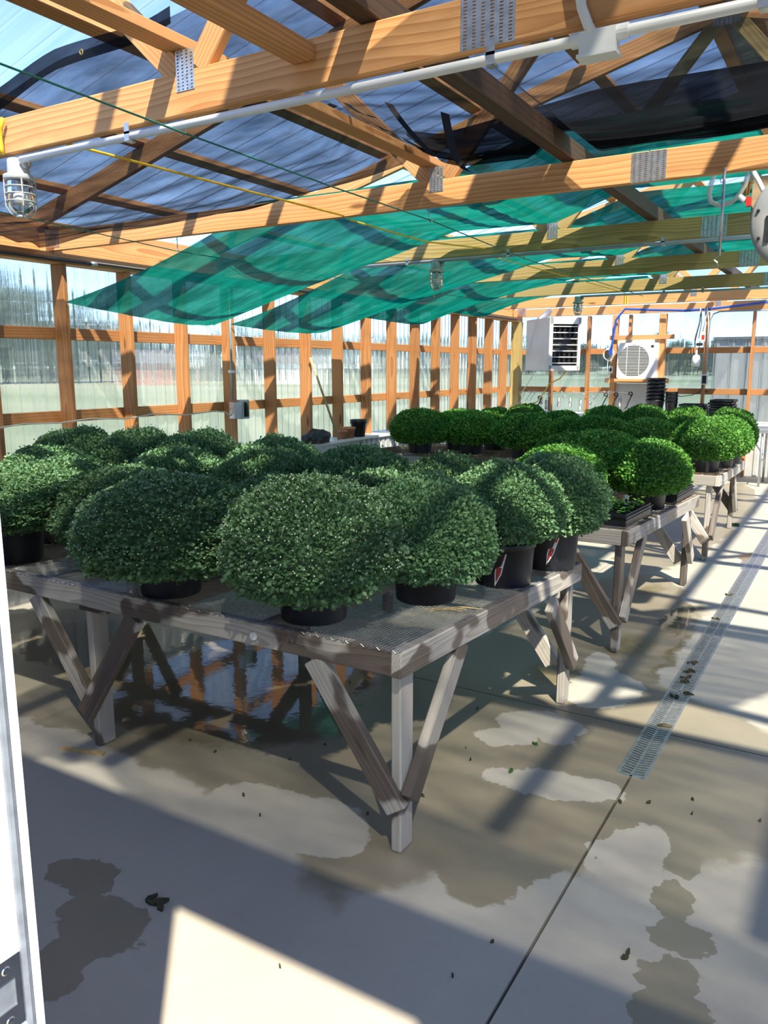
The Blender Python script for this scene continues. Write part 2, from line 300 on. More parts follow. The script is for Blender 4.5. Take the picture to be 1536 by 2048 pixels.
# ------------------------------------------------------------------ mesh helpers
class MB:
    def __init__(s): s.v = []; s.f = []; s.mi = []; s.cur = 0
    def add(s, vs, fs):
        b = len(s.v); s.v += [tuple(x) for x in vs]
        for f in fs: s.f.append(tuple(b + i for i in f)); s.mi.append(s.cur)
    def box(s, lo, hi, M=None):
        vs = [Vector((x, y, z)) for x in (lo[0], hi[0]) for y in (lo[1], hi[1]) for z in (lo[2], hi[2])]
        if M is not None: vs = [M @ p for p in vs]
        s.add(vs, [(0, 1, 3, 2), (4, 6, 7, 5), (0, 4, 5, 1), (2, 3, 7, 6), (0, 2, 6, 4), (1, 5, 7, 3)])
    def tube(s, pts, r, n=8, caps=True):
        pts = [Vector(p) for p in pts]; rs = r if isinstance(r, (list, tuple)) else [r] * len(pts)
        rings = []; prev = None
        for i, p in enumerate(pts):
            d = (pts[min(i + 1, len(pts) - 1)] - pts[max(i - 1, 0)]).normalized()
            if prev is None:
                a = Vector((0, 0, 1)) if abs(d.z) < 0.9 else Vector((1, 0, 0)); u = d.cross(a).normalized()
            else:
                u = (prev - d * prev.dot(d)); u = u.normalized() if u.length > 1e-6 else d.orthogonal().normalized()
            prev = u; v = d.cross(u)
            rings.append([p + (u * math.cos(2 * math.pi * k / n) + v * math.sin(2 * math.pi * k / n)) * rs[i] for k in range(n)])
        vs = [q for rg in rings for q in rg]; fs = []
        for i in range(len(pts) - 1):
            for k in range(n): fs.append((i * n + k, i * n + (k + 1) % n, (i + 1) * n + (k + 1) % n, (i + 1) * n + k))
        if caps: fs.append(tuple(range(n - 1, -1, -1))); fs.append(tuple((len(pts) - 1) * n + k for k in range(n)))
        s.add(vs, fs)
    def lathe(s, prof, n=24, c=(0, 0, 0), M=None):
        vs = []; fs = []
        for r, z in prof:
            for k in range(n):
                p = Vector((c[0] + r * math.cos(2 * math.pi * k / n), c[1] + r * math.sin(2 * math.pi * k / n), c[2] + z)); vs.append(M @ p if M is not None else p)
        for i in range(len(prof) - 1):
            for k in range(n): fs.append((i * n + k, i * n + (k + 1) % n, (i + 1) * n + (k + 1) % n, (i + 1) * n + k))
        s.add(vs, fs)
    def mesh(s, name, mats, smooth=False):
        me = bpy.data.meshes.new(name); me.from_pydata(s.v, [], s.f)
        for m in (mats if isinstance(mats, (list, tuple)) else [mats]): me.materials.append(MAT[m])
        if max(s.mi, default=0) > 0: me.polygons.foreach_set('material_index', s.mi)
        if smooth: me.polygons.foreach_set('use_smooth', [True] * len(me.polygons))
        me.update(); return me

WORLD = {}
def link(name, data, M, parent=None):
    o = bpy.data.objects.new(name, data); COL.objects.link(o)
    WORLD[o] = M
    if parent is not None: o.parent = parent; o.matrix_basis = WORLD[parent].inverted() @ M
    else: o.matrix_basis = M
    return o
def T(x, y=0, z=0):
    return Matrix.Translation((x, y, z) if not isinstance(x, Vector) else x)
def tag(o, label, cat, group=None):
    o['label'] = label; o['category'] = cat
    if group: o['group'] = group
    return o
def thing(name, label, cat, loc=(0, 0, 0), group=None, rotz=0.0):
    return tag(link(name, None, T(Vector(loc)) @ Matrix.Rotation(rotz, 4, 'Z')), label, cat, group)
def struct(name, loc=(0, 0, 0), data=None):
    o = link(name, data, T(Vector(loc))); o['kind'] = 'structure'; return o
def part(name, mb, mats, parent, M=None, smooth=False, kind=None):
    """mb in world coordinates unless M is given"""
    if M is None:
        c = Vector((0, 0, 0))
        for p in mb.v: c += Vector(p)
        c /= max(1, len(mb.v)); mb.v = [tuple(Vector(p) - c) for p in mb.v]; M = T(c)
    o = link(name, mb.mesh(name, mats, smooth), M, parent)
    if kind: o['kind'] = kind
    return o
BOXC = {}
def boxmesh(dx, dy, dz, mat, bev):
    k = (round(dx, 3), round(dy, 3), round(dz, 3), mat, bev)
    if k not in BOXC:
        bm = bmesh.new(); bmesh.ops.create_cube(bm, size=1.0); bmesh.ops.scale(bm, vec=(dx, dy, dz), verts=bm.verts)
        if bev: bmesh.ops.bevel(bm, geom=list(bm.edges), offset=bev, segments=1, affect='EDGES')
        me = bpy.data.meshes.new('board'); bm.to_mesh(me); bm.free(); me.materials.append(MAT[mat]); BOXC[k] = me
    return BOXC[k]
def board(name, p0, p1, w, h, mat, parent=None, up=(0, 0, 1), bev=0.003):
    """a plank from p0 to p1 (axis), h along up, w across"""
    p0 = Vector(p0); p1 = Vector(p1); d = p1 - p0; L = d.length; x = d.normalized(); u = Vector(up); y = u.cross(x).normalized(); z = x.cross(y)
    c = (p0 + p1) / 2
    M = Matrix(((x.x, y.x, z.x, c.x), (x.y, y.y, z.y, c.y), (x.z, y.z, z.z, c.z), (0, 0, 0, 1)))
    return link(name, boxmesh(L, w, h, mat, bev), M, parent)

# ------------------------------------------------------------------ building constants
XL = -5.30; XR = 3.40; XM = -0.95; YF = 0.45; YE = 13.20
PY0 = 3.98; PS = 0.61
ZU = 1.949; ZL = 1.323; ZP = 2.405; ZT = 2.477; PITCH = 0.26
TY = [2.088 + 1.80 * i for i in range(7)]; TY[6] = 13.06
def ztop(X): return 2.70 + PITCH * ((X + 5.1) if X < XM else (2 * XM - X + 5.1))

# ------------------------------------------------------------------ floor
floor = struct('floor', (0, 0, 0))
mb = MB(); mb.box((XL - 0.1, YF - 0.1, -0.20), (XR + 0.1, YE + 0.2, -0.05)); part('sub_base', mb, 'dark_channel', floor)
jx = -0.682; d0, d1 = -0.742, -0.622; YD = 3.09; YJ = [3.565, 7.2, 10.8]
ys = [YF - 0.1, YD] + YJ + [YE + 0.1]
for i in range(len(ys) - 1):
    a = ys[i] + (0.0 if i < 2 else 0.004); b = ys[i + 1] - (0.0 if i == 0 else 0.004)
    l = jx - 0.005 if i == 0 else d0; r = jx + 0.005 if i == 0 else d1
    for x0, x1 in ((XL - 0.06, l), (r, XR)):
        mb = MB(); mb.box((x0, a, -0.10), (x1, b, 0.0)); part('slab', mb, 'concrete', floor)
out = struct('ground_outside'); mb = MB()
mb.add([(-900, -300, -0.12), (900, -300, -0.12), (900, 1200, -0.12), (-900, 1200, -0.12)], [(0, 1, 2, 3)]); part('field', mb, 'field', out)

# trench drain
dr = thing('trench_drain', 'long grey slotted trench drain grate set flush in the concrete aisle', 'drain', (-0.682, YD, 0))
mb = MB(); mb.box((d0, YD, -0.1), (d1, YE - 0.1, -0.04)); part('channel', mb, 'dark_channel', dr)
gm = MB(); L = 1.0; W2 = (d1 - d0) / 2
gm.box((-W2, 0.002, -0.02), (-W2 + 0.012, L - 0.002, 0.003)); gm.box((W2 - 0.012, 0.002, -0.02), (W2, L - 0.002, 0.003)); gm.box((-0.005, 0.002, -0.02), (0.005, L - 0.002, 0.002))
nb = 44
for k in range(nb + 1):
    y = 0.012 + (L - 0.024) * k / nb
    for s in (-1, 1):
        x0, x1 = s * 0.004, s * (W2 - 0.010)
        a = Vector((x0, y, 0)); b = Vector((x1, y + 0.012, 0)); dd = (b - a).normalized(); nn = Vector((-dd.y, dd.x, 0)) * 0.0062
        vs = [a - nn, b - nn, b + nn, a + nn]; gm.add([p + Vector((0, 0, -0.012)) for p in vs] + [p + Vector((0, 0, 0.0025)) for p in vs], [(4, 5, 6, 7), (0, 1, 5, 4), (2, 3, 7, 6), (1, 2, 6, 5), (3, 0, 4, 7)])
gm.box((-W2, 0.0, -0.015), (W2, 0.012, 0.002)); gme = gm.mesh('grate', 'galvanised')
for k in range(10): link('grate', gme, T(-0.682, YD + k * 1.0, 0), dr)

# ------------------------------------------------------------------ corrugated sheet profile
def sheet(w, L, pitch, hgt, mat, name, seam=0.0):
    """local: y = across (0..w), x = along (0..L), z = normal"""
    mb = MB(); pr = []; n = int(round(w / pitch))
    for k in range(n):
        y = k * pitch; pr += [(y, 0), (y + pitch * 0.62, 0), (y + pitch * 0.70, hgt), (y + pitch * 0.92, hgt)]
    pr.append((w, 0)); mb.add([(0, y, z) for y, z in pr] + [(L, y, z) for y, z in pr], [(i, i + 1, len(pr) + i + 1, len(pr) + i) for i in range(len(pr) - 1)])
    return mb.mesh(name, mat)
def frame(o, x, y, z):
    x, y, z = Vector(x).normalized(), Vector(y).normalized(), Vector(z).normalized()
    return Matrix(((x.x, y.x, z.x, o[0]), (x.y, y.y, z.y, o[1]), (x.z, y.z, z.z, o[2]), (0, 0, 0, 1)))

# ------------------------------------------------------------------ roof
roof = struct('ceiling', (XM, 6.8, 3.6))
sl_ = math.sqrt(1 + PITCH * PITCH)
px_ = [-4.97, -4.19, -3.41, -2.62, -1.84, -1.08]
for X in px_ + [2 * XM - x for x in px_]:
    zc = ztop(X) + 0.128 + 0.02
    nrm = Vector((-PITCH if X < XM else PITCH, 0, 1)).normalized()
    for a, b in ((YF, 5.66), (5.70, 9.5), (9.53, YE + 0.12)):
        board('purlin', (X, a, zc), (X, b, zc), 0.085, 0.038, 'pine', roof, up=nrm)
SL = (XM - (-5.60)) * sl_
rm = sheet(0.88, SL, 0.22, 0.02, 'clear_roof', 'roof_panel')
zr = lambda X: ztop(X) + 0.128 + 0.042
k = 0; y = YF - 0.2
while y < YE + 0.2:
    link('roof_panel', rm, frame((-5.60, y, zr(-5.60) + 0.003 * (k % 2)), (1, 0, PITCH), (0, 1, 0), (-PITCH, 0, 1)), roof)
    link('roof_panel', rm, frame((2 * XM + 5.60, y + 0.88, zr(-5.60) + 0.003 * (k % 2)), (-1, 0, PITCH), (0, -1, 0), (PITCH, 0, 1)), roof)
    y += 0.88; k += 1
mb = MB(); mb.add([(XM - 0.2, YF - 0.3, zr(XM) - 0.02), (XM, YF - 0.3, zr(XM) + 0.035), (XM + 0.2, YF - 0.3, zr(XM) - 0.02), (XM - 0.2, YE + 0.3, zr(XM) - 0.02), (XM, YE + 0.3, zr(XM) + 0.035), (XM + 0.2, YE + 0.3, zr(XM) - 0.02)], [(0, 1, 4, 3), (1, 2, 5, 4)])
part('ridge_cap', mb, 'galvanised', roof)

# ------------------------------------------------------------------ walls
def long_wall(name, X, s, y_posts, y0, y1):
    """s = +1: room lies on +X side"""
    wl_ = struct(name, (X, 6.8, 0))
    for i, y in enumerate(y_posts):
        board('post', (X + s * 0.068, y + 0.019, 0.0), (X + s * 0.068, y + 0.019, ZP), 0.038, 0.136, 'pine_orange', wl_, up=(1, 0, 0))
    for zc in (ZU - 0.045, ZL - 0.045):
        a = y0
        while a < y1 - 0.1:
            b = min(a + 2.44, y1); board('girt', (X - s * 0.021, a + 0.002, zc), (X - s * 0.021, b - 0.002, zc), 0.038, 0.089, 'pine_orange', wl_); a = b
    for kz in range(2):
        a = y0
        while a < y1 - 0.1:
            b = min(a + (3.66 if kz == 0 else 4.9), y1); board('top_plate', (X + s * 0.068, a + 0.002, ZP + 0.019 + kz * 0.037), (X + s * 0.068, b - 0.002, ZP + 0.019 + kz * 0.037), 0.14, 0.036, 'pine', wl_); a = b
    board('eave_board', (X - s * 0.021, y0, 2.60), (X - s * 0.021, y1, 2.60), 0.038, 0.24, 'pine', wl_)
    pm = sheet(0.88, 1.80, 0.11, 0.012, 'clear_wall', 'wall_panel')
    y = y0
    while y < y1 - 0.05:
        link('panel', pm, frame((X - s * 0.045, y if s < 0 else y + 0.88, 0.80), (0, 0, 1), (0, 1 if s < 0 else -1, 0), (s * 1.0, 0, 0)), wl_); y += 0.88
    wm = sheet(0.88, 0.84, 0.11, 0.012, 'wainscot', 'knee_panel'); y = y0
    while y < y1 - 0.05:
        link('knee_panel', wm, frame((X + s * 0.30, y if s > 0 else y + 0.88, 0.0), (0, 0, 1), (0, 1 if s > 0 else -1, 0), (-s, 0, 0)), wl_); y += 0.88
    board('ledge', (X + s * 0.14, y0, 0.835), (X + s * 0.14, y1, 0.835), 0.36, 0.03, 'white_plastic', wl_)
    return wl_
wall_left = long_wall('wall_left', XL, 1, [PY0 + PS * i for i in range(-5, 15)], YF, YE)
wall_right = long_wall('wall_right', XR, -1, [PY0 + PS * i for i in range(-5, 15)], YF, YE)
board('corner_post', (-5.225, 13.12, 0), (-5.225, 13.12, ZP), 0.14, 0.16, 'pine_treated', wall_left, up=(1, 0, 0))

wb = struct('wall_back', (XM, YE, 0))
ep = [(1103, 0.038, 0, 2.47), (1176, 0.038, 0, 2.47), (1411, 0.038, 0, 2.47), (1504, 0.038, 0, 2.47), (1228.5, 0.08, 0, 2.47), (1323, 0.10, 0, 2.47)]
for p, wd, z0, z1 in ep:
    X = at(p, 700, Y=13.1).x; board('post', (X, 13.13, z0), (X, 13.13, z1), 0.13, wd, 'pine' if wd > 0.05 else 'pine_orange', wb, up=(1, 0, 0))
for X in (-0.86, -0.25, 0.36, 0.97, 1.58, 2.19, 2.8): board('post', (X, 13.13, 0), (X, 13.13, 2.47), 0.13, 0.038, 'pine_orange', wb, up=(1, 0, 0))
Xs = at(1260, 650, Y=13.1).x; board('post', (Xs, 13.15, 2.14), (Xs, 13.15, 2.47), 0.09, 0.045, 'pine_orange', wb, up=(1, 0, 0))
for zc in (ZU - 0.045, ZL - 0.045):
    for a, b in ((-5.15, -3.6), (-2.78, 0.36), (0.37, 3.36)): board('girt', (a, YE + 0.02, zc), (b, YE + 0.02, zc), 0.038, 0.089, 'pine_orange', wb)
board('girt', (-3.6, YE + 0.02, ZL - 0.045), (-2.79, YE + 0.02, ZL - 0.045), 0.038, 0.089, 'pine_orange', wb)
pm = sheet(0.88, 1.72, 0.22, 0.014, 'clear_end', 'end_panel'); wm = sheet(0.88, 0.84, 0.22, 0.014, 'wainscot', 'end_knee')
for k in range(10):
    link('panel', pm, frame((XL - 0.05 + 0.88 * k, YE + 0.06, 0.80), (0, 0, 1), (1, 0, 0), (0, 1, 0)), wb)
    link('knee_panel', wm, frame((XL - 0.05 + 0.88 * k + 0.88, YE + 0.03, 0.0), (0, 0, 1), (-1, 0, 0), (0, -1, 0)), wb)
for k in range(10):      # gable above the tie beam
    a = XL - 0.05 + 0.88 * k; b = min(a + 0.88, XR + 0.05); z1, z2 = zr(a) - 0.03, zr(b) - 0.03
    mb = MB()
    if a < XM < b: mb.add([(a, YE + 0.065, 2.5), (b, YE + 0.065, 2.5), (b, YE + 0.065, z2), (XM, YE + 0.065, zr(XM) - 0.03), (a, YE + 0.065, z1)], [(0, 1, 2, 3, 4)])
    else: mb.add([(a, YE + 0.065, 2.5), (b, YE + 0.065, 2.5), (b, YE + 0.065, z2), (a, YE + 0.065, z1)], [(0, 1, 2, 3)])
    part('gable_panel', mb, 'clear_end', wb)
# window opening for the cooler in the end wall
for zc, x0, x1, w_ in ((2.115, 1218, 1347, 0.07), (1.44, 1213, 1341, 0.075)):
    a, b = at(x0, 700, Y=13.04).x, at(x1, 700, Y=13.04).x; board('cross_rail', (a, 13.045, zc), (b, 13.045, zc), 0.038, w_, 'pine', wb)
a, b = at(1230, 700, Y=13.16).x, at(1322, 700, Y=13.16).x
mb = MB(); mb.box((a, 13.15, 1.42), (b, 13.165, 2.10)); part('backing_panel', mb, 'beige_paint', wb)
mb = MB(); mb.box((a, 13.15, 0.84), (b, 13.17, 1.39)); part('lower_panel', mb, 'wainscot', wb)

wf = struct('wall_front', (XM, YF, 0))
JX = -0.76; JR = 0.17; DH = 2.05
for x0, x1, z0, z1 in ((XL - 0.06, JX - 0.03, 0, ZT + 0.1), (JR + 0.03, XR + 0.06, 0, ZT + 0.1), (JX - 0.03, JR + 0.03, DH + 0.02, ZT + 0.1)):
    mb = MB(); mb.box((x0, YF - 0.06, z0), (x1, YF + 0.018, z1)); part('wall_panel', mb, 'beige_paint', wf)
for k in range(10):
    a = XL - 0.05 + 0.88 * k; b = min(a + 0.88, XR + 0.05); mb = MB(); z1, z2 = zr(a) - 0.03, zr(b) - 0.03; yg = YF - 0.02
    if a < XM < b: mb.add([(a, yg, 2.5), (b, yg, 2.5), (b, yg, z2), (XM, yg, zr(XM) - 0.03), (a, yg, z1)], [(0, 1, 2, 3, 4)])
    else: mb.add([(a, yg, 2.5), (b, yg, 2.5), (b, yg, z2), (a, yg, z1)], [(0, 1, 2, 3)])
    part('gable_panel', mb, 'clear_roof', wf)
# white metal door frame with rubber seal and strike plate
dz = struct('door_1', (JX, YF, 0))
ya, yb = at(92, 2048, X=JX).y, 0
mb = MB()
mb.box((JX - 0.05, 0.385, 0), (JX - 0.004, 0.468, DH)); mb.box((JR + 0.004, 0.385, 0), (JR + 0.05, 0.468, DH)); mb.box((JX - 0.05, 0.385, DH), (JR + 0.05, 0.468, DH + 0.05))
part('jamb', mb, 'white_paint', dz)
mb = MB(); mb.box((JX - 0.05, 0.468, 0), (JX - 0.012, 0.480, DH)); mb.box((JX - 0.05, 0.480, 0), (JX, 0.4885, DH)); part('door_stop', mb, 'white_paint', dz)
mb = MB(); mb.tube([(JX - 0.006, 0.4735, 0.0), (JX - 0.006, 0.4735, DH)], 0.0062, 8); part('weather_seal', mb, 'rubber_grey', dz)
sc = at(22, 1985, X=JX - 0.004); mb = MB()
zc, yc = sc.z, sc.y - 0.001
# strike plate with a real opening
mb.box((JX - 0.005, yc - 0.018, zc - 0.045), (JX - 0.0015, yc + 0.014, zc - 0.018)); mb.box((JX - 0.005, yc - 0.018, zc + 0.018), (JX - 0.0015, yc + 0.014, zc + 0.045))
mb.box((JX - 0.005, yc + 0.006, zc - 0.018), (JX - 0.0015, yc + 0.014, zc + 0.018)); mb.box((JX - 0.005, yc - 0.030, zc - 0.018), (JX - 0.0015, yc - 0.020, zc + 0.018))
sp = part('strike_plate', mb, 'chrome', dz)
mb = MB(); mb.box((JX - 0.0041, yc - 0.020, zc - 0.018), (JX - 0.0036, yc + 0.006, zc + 0.018)); part('latch_recess', mb, 'rubber_grey', sp)
for dzz in (-0.032, 0.032):
    mb = MB(); mb.lathe([(0.0, 0.0015), (0.004, 0.0012), (0.0055, 0.0)], 12, M=T(JX - 0.0016, yc - 0.004, zc + dzz) @ Matrix.Rotation(math.pi / 2, 4, 'Y')); part('screw', mb, 'chrome', sp)

# ------------------------------------------------------------------ roof trusses
def plate_mesh(w, h, cols, rows):
    """toothed plate in local XZ, facing -Y, real slots between the teeth"""
    mb = MB(); xs = [-w / 2]; 
    cw = w / cols
    for c in range(cols): xs += [-w / 2 + cw * (c + 0.30), -w / 2 + cw * (c + 0.70)]
    xs.append(w / 2); zs = [-h / 2]; rh = h / rows
    for r in range(rows): zs += [-h / 2 + rh * (r + 0.28), -h / 2 + rh * (r + 0.72)]
    zs.append(h / 2); nx, nz = len(xs), len(zs)
    vs = [(x, 0, z) for z in zs for x in xs]; fs = []
    for j in range(nz - 1):
        for i in range(nx - 1):
            if i % 2 == 1 and j % 2 == 1: continue
            fs.append((j * nx + i, j * nx + i + 1, (j + 1) * nx + i + 1, (j + 1) * nx + i))
    mb.add(vs, fs)
    for x in (-w / 2, w / 2): mb.add([(x, 0, -h / 2), (x, 0.003, -h / 2), (x, 0.003, h / 2), (x, 0, h / 2)], [(0, 1, 2, 3)])
    for z in (-h / 2, h / 2): mb.add([(-w / 2, 0, z), (w / 2, 0, z), (w / 2, 0.003, z), (-w / 2, 0.003, z)], [(0, 1, 2, 3)])
    # teeth bent out of each slot
    for j in range(rows):
        for i in range(cols):
            x0, x1 = xs[2 * i + 1], xs[2 * i + 2]; z0 = zs[2 * j + 1]; mb.add([(x0, 0, z0), (x1, 0, z0), (x1 , 0.0026, z0 + rh * 0.2), (x0, 0.0026, z0 + rh * 0.2)], [(0, 1, 2, 3)])
    return mb.mesh('nail_plate', 'galvanised')
PLS = plate_mesh(0.080, 0.125, 4, 12); PLB = plate_mesh(0.155, 0.128, 6, 15)
tl_ = ['roof truss inside the door with white conduit clipped under it', 'orange roof truss between the black and the green shade cloth', 'greenish treated roof truss carrying the middle caged lamp', 'greenish treated roof truss just behind the middle caged lamp',
       'treated roof truss carrying the far caged lamp', 'orange roof truss in front of the end wall above the heater', 'end wall roof truss with a blue pipe along its tie beam']
for i, y in enumerate(TY):
    mat = 'pine_treated' if i in (2, 3, 4) else 'pine'
    t = thing('roof_truss', tl_[i], 'roof truss', (XM, y, ZT), 'roof trusses')
    yc = y + 0.019; X0, X1 = -5.28, 3.38
    for a, b in ((X0, -0.94), (-0.937, X1)): board('bottom_chord', (a, yc, ZT + 0.07), (b, yc, ZT + 0.07), 0.038, 0.132, mat, t)
    for s in (-1, 1):
        xe = XM + s * 4.55; zc = 0.065
        board('top_chord', (xe, yc, ztop(xe) + zc), (XM, yc, ztop(XM) + zc), 0.038, 0.125, 'pine', t)
        xb = XM + s * 1.07; xt = XM + s * 1.85
        z0 = ZT + 0.138; 
        pa = Vector((xb + s * 0.045, yc, z0)); pb = Vector((xt, yc, ztop(xt) + 0.005)); board('web', pa, pb, 0.085, 0.037, mat, t, up=(0, 1, 0))
        pa = Vector((xb - s * 0.05, yc, z0)); pb = Vector((XM + s * 0.05, yc, ztop(XM) - 0.005)); board('web', pa, pb, 0.085, 0.037, mat, t, up=(0, 1, 0))
        link('gusset_plate', PLS, T(XM + s * 1.07, y - 0.002, ZT + 0.137), t)
        link('gusset_plate', PLS, T(xt, y - 0.002, ztop(xt) + 0.03), t)
        link('gusset_plate', PLB, T(XM + s * 4.18, y - 0.002, ZT + 0.09), t)
    link('splice_plate', PLB, T(-0.938, y - 0.002, ZT + 0.068), t)
    link('gusset_plate', PLB, T(XM, y - 0.002, ztop(XM) + 0.02), t)

# lateral braces and beams lying across the trusses
tag(board('brace_board', (-2.065, 0.55, ZT + 0.225), (-2.065, YE - 0.2, ZT + 0.225), 0.085, 0.038, 'pine'), 'long pine brace board running over the tie beams beside the webs', 'brace')
tag(board('brace_board', (-1.535, 0.55, ZT + 0.095), (-1.535, TY[0] - 0.003, ZT + 0.095), 0.085, 0.045, 'pine'), 'short pine brace board butting against the door-side truss', 'brace')
tag(board('overhead_beam', (-1.30, 0.55, ZT + 0.185), (-1.38, YE - 0.15, ZT + 0.185), 0.07, 0.085, 'dark_pipe_wood'), 'dark brown weathered beam lying on top of the tie beams', 'beam')

# ------------------------------------------------------------------ shade cloths
def grid(fn, nu, nv):
    mb = MB(); mb.add([fn(i / nu, j / nv) for j in range(nv + 1) for i in range(nu + 1)], [(j * (nu + 1) + i, j * (nu + 1) + i + 1, (j + 1) * (nu + 1) + i + 1, (j + 1) * (nu + 1) + i) for j in range(nv) for i in range(nu)]); return mb
def interp(tab, x):
    if x <= tab[0][0]: return tab[0][1]
    for (a, fa), (b, fb) in zip(tab, tab[1:]):
        if x <= b:
            t = (x - a) / (b - a); t = t * t * (3 - 2 * t) * 0.5 + t * 0.5; return fa + (fb - fa) * t
    return tab[-1][1]
def over_boards(X, Y, z, boards=((-1.305, 0.045, 2.722), (-2.065, 0.052, 2.735))):
    for xb, hw_, zt_ in boards: z = max(z, zt_ - 0.9 * max(0.0, abs(X - xb) - hw_))
    return z
# black cloth in the bay between the first two trusses
front = [(-5.15, 2.60), (-3.24, 2.73), (-2.75, 2.82), (-2.3, 2.83), (-1.2, 2.98), (0, 3.12), (1.2, 3.2)]
back = [(-5.15, 2.50), (-4.3, 2.545), (-3.2, 2.58), (-2.7, 2.625), (-2.0, 2.70), (-1.8, 2.645), (-1.16, 2.635), (0.0, 2.63), (1.2, 2.66)]
def blackfn(u, v):
    X = -5.15 + 6.3 * u; Y = 2.2 + 1.6 * v
    z = interp(front, X) * (1 - v) + interp(back, X) * v
    z -= (0.12 if X < -2 else 0.05) * 4 * v * (1 - v) * min(1, max(0, (X + 5.2)))
    if X > -1.9: z -= 0.14 * math.sin(math.pi * v) * min(1, (X + 1.9))
    n = noise.noise(Vector((X * 0.9, Y * 5.0, 1.3))); n2 = noise.noise(Vector((X * 2.0 + Y * 2.5, Y * 13.0, 4.1)))
    z += 0.022 * n + 0.013 * n2 * (1 + v)
    if v > 0.8 and X > -1.7: z += 0.03 * math.sin(Y * 60 + X * 3) * (v - 0.8) * 5
    return (X, Y + 0.02 * n2, over_boards(X, Y, z))
tag(part('shade_cloth', grid(blackfn, 260, 70), 'shade_black', None, smooth=True), 'sheer black mesh shade cloth sagging between the first two trusses', 'shade cloth')
# rolled dense hem of the black cloth along the second truss, and its hem by the first
mb = MB(); 
def hemfn(u, v):
    X = -2.0 + 3.2 * u; a = v; bx = interp(back, X)
    fold = noise.noise(Vector((X * 0.8, a * 7, 0))); f2 = noise.noise(Vector((X * 1.6, a * 19, 5)))
    z = bx + (0.05 + 0.10 * min(1, max(0, (X + 2.0) / 0.9))) * (1 - a) - 0.02 * a + 0.012 * fold; y = 3.52 + 0.26 * a + 0.035 * fold + 0.018 * f2
    return (X, y, over_boards(X, y, z) + 0.004)
tag(part('shade_cloth', grid(hemfn, 140, 40), 'shade_black_dense', None, smooth=True), 'doubled dark fold of black mesh bunched against the second truss', 'shade cloth')
def bandfn(u, v):
    X = -4.6 + 2.45 * u
    return (X, 2.17 + 0.012 * math.sin(X * 7), interp(front, X) + 0.02 - (0.055 + 0.07 * (1 - u)) * v + 0.006 * math.sin(X * 9))
bd = part('cloth_hem', grid(bandfn, 40, 4), 'shade_black_dense', None, smooth=True); tag(bd, 'black hem band with brass grommets hanging above the door-side tie beam', 'shade cloth')
for X in (-3.27, -2.60):
    mb = MB(); ring = [(0.008 * math.cos(a), 0, 0.008 * math.sin(a)) for a in [2 * math.pi * k / 14 for k in range(15)]]
    mb.tube([Vector(p) + Vector((X, 2.155, interp(front, X) - 0.025)) for p in ring], 0.003, 6, False); part('grommet', mb, 'brass', bd)
# unseen black panel over the bay by the door, added to shade floor and bench
def doorfn(u, v):
    X = -2.25 + 5.45 * u; Y = 0.475 + (1.53 if X > -0.9 else 1.53 - 0.42 * min(1, (-0.9 - X) / 1.2)) * v; n = noise.noise(Vector((X * 1.1, Y * 3, 7)))
    return (X, Y, over_boards(X, Y, (2.55 + 0.29 * v ** 0.5) - 0.03 * math.sin(math.pi * v) + 0.03 * n * min(1, v * 4), ((-1.303, 0.045, 2.722), (-2.065, 0.052, 2.735), (-1.535, 0.052, 2.612))))
cl = part('shade_cloth', grid(doorfn, 220, 24), 'shade_black', None, smooth=True)
tag(cl, 'unseen black mesh shade cloth added over the bay beside the door', 'shade cloth')
# hanging straps
for k, (pa, pb, pc) in enumerate((((775, 205), (812, 262), (868, 312)), ((888, 225), (905, 335), (938, 343)), ((690, 205), (720, 232), (745, 232)), ((600, 222), (640, 228), (665, 208)))):
    mb = MB(); p = [at(*q, Y=3.05) for q in (pa, pb, pc)]; n = 12; vs = []; fs = []
    for i in range(n + 1):
        t_ = i / n; q = p[0] * (1 - t_) ** 2 + p[1] * 2 * t_ * (1 - t_) + p[2] * t_ * t_
        vs += [q + Vector((-0.016, 0, 0.006)), q + Vector((0.016, 0.012, -0.006)), q + Vector((-0.016, 0.004, 0.006)), q + Vector((0.016, 0.016, -0.006))]
    for i in range(n):
        for a_, b_ in ((0, 1), (1, 3), (3, 2), (2, 0)): fs.append((i * 4 + a_, i * 4 + b_, i * 4 + 4 + b_, i * 4 + 4 + a_))
    mb.add(vs, fs); tag(part('strap', mb, 'strap_black', None), ['long black strap end hanging in a point below the black mesh', 'curved black strap hanging in front of the second truss webs', 'short black strap loop beside the brace board', 'black strap loop close behind the white conduit'][k], 'strap')

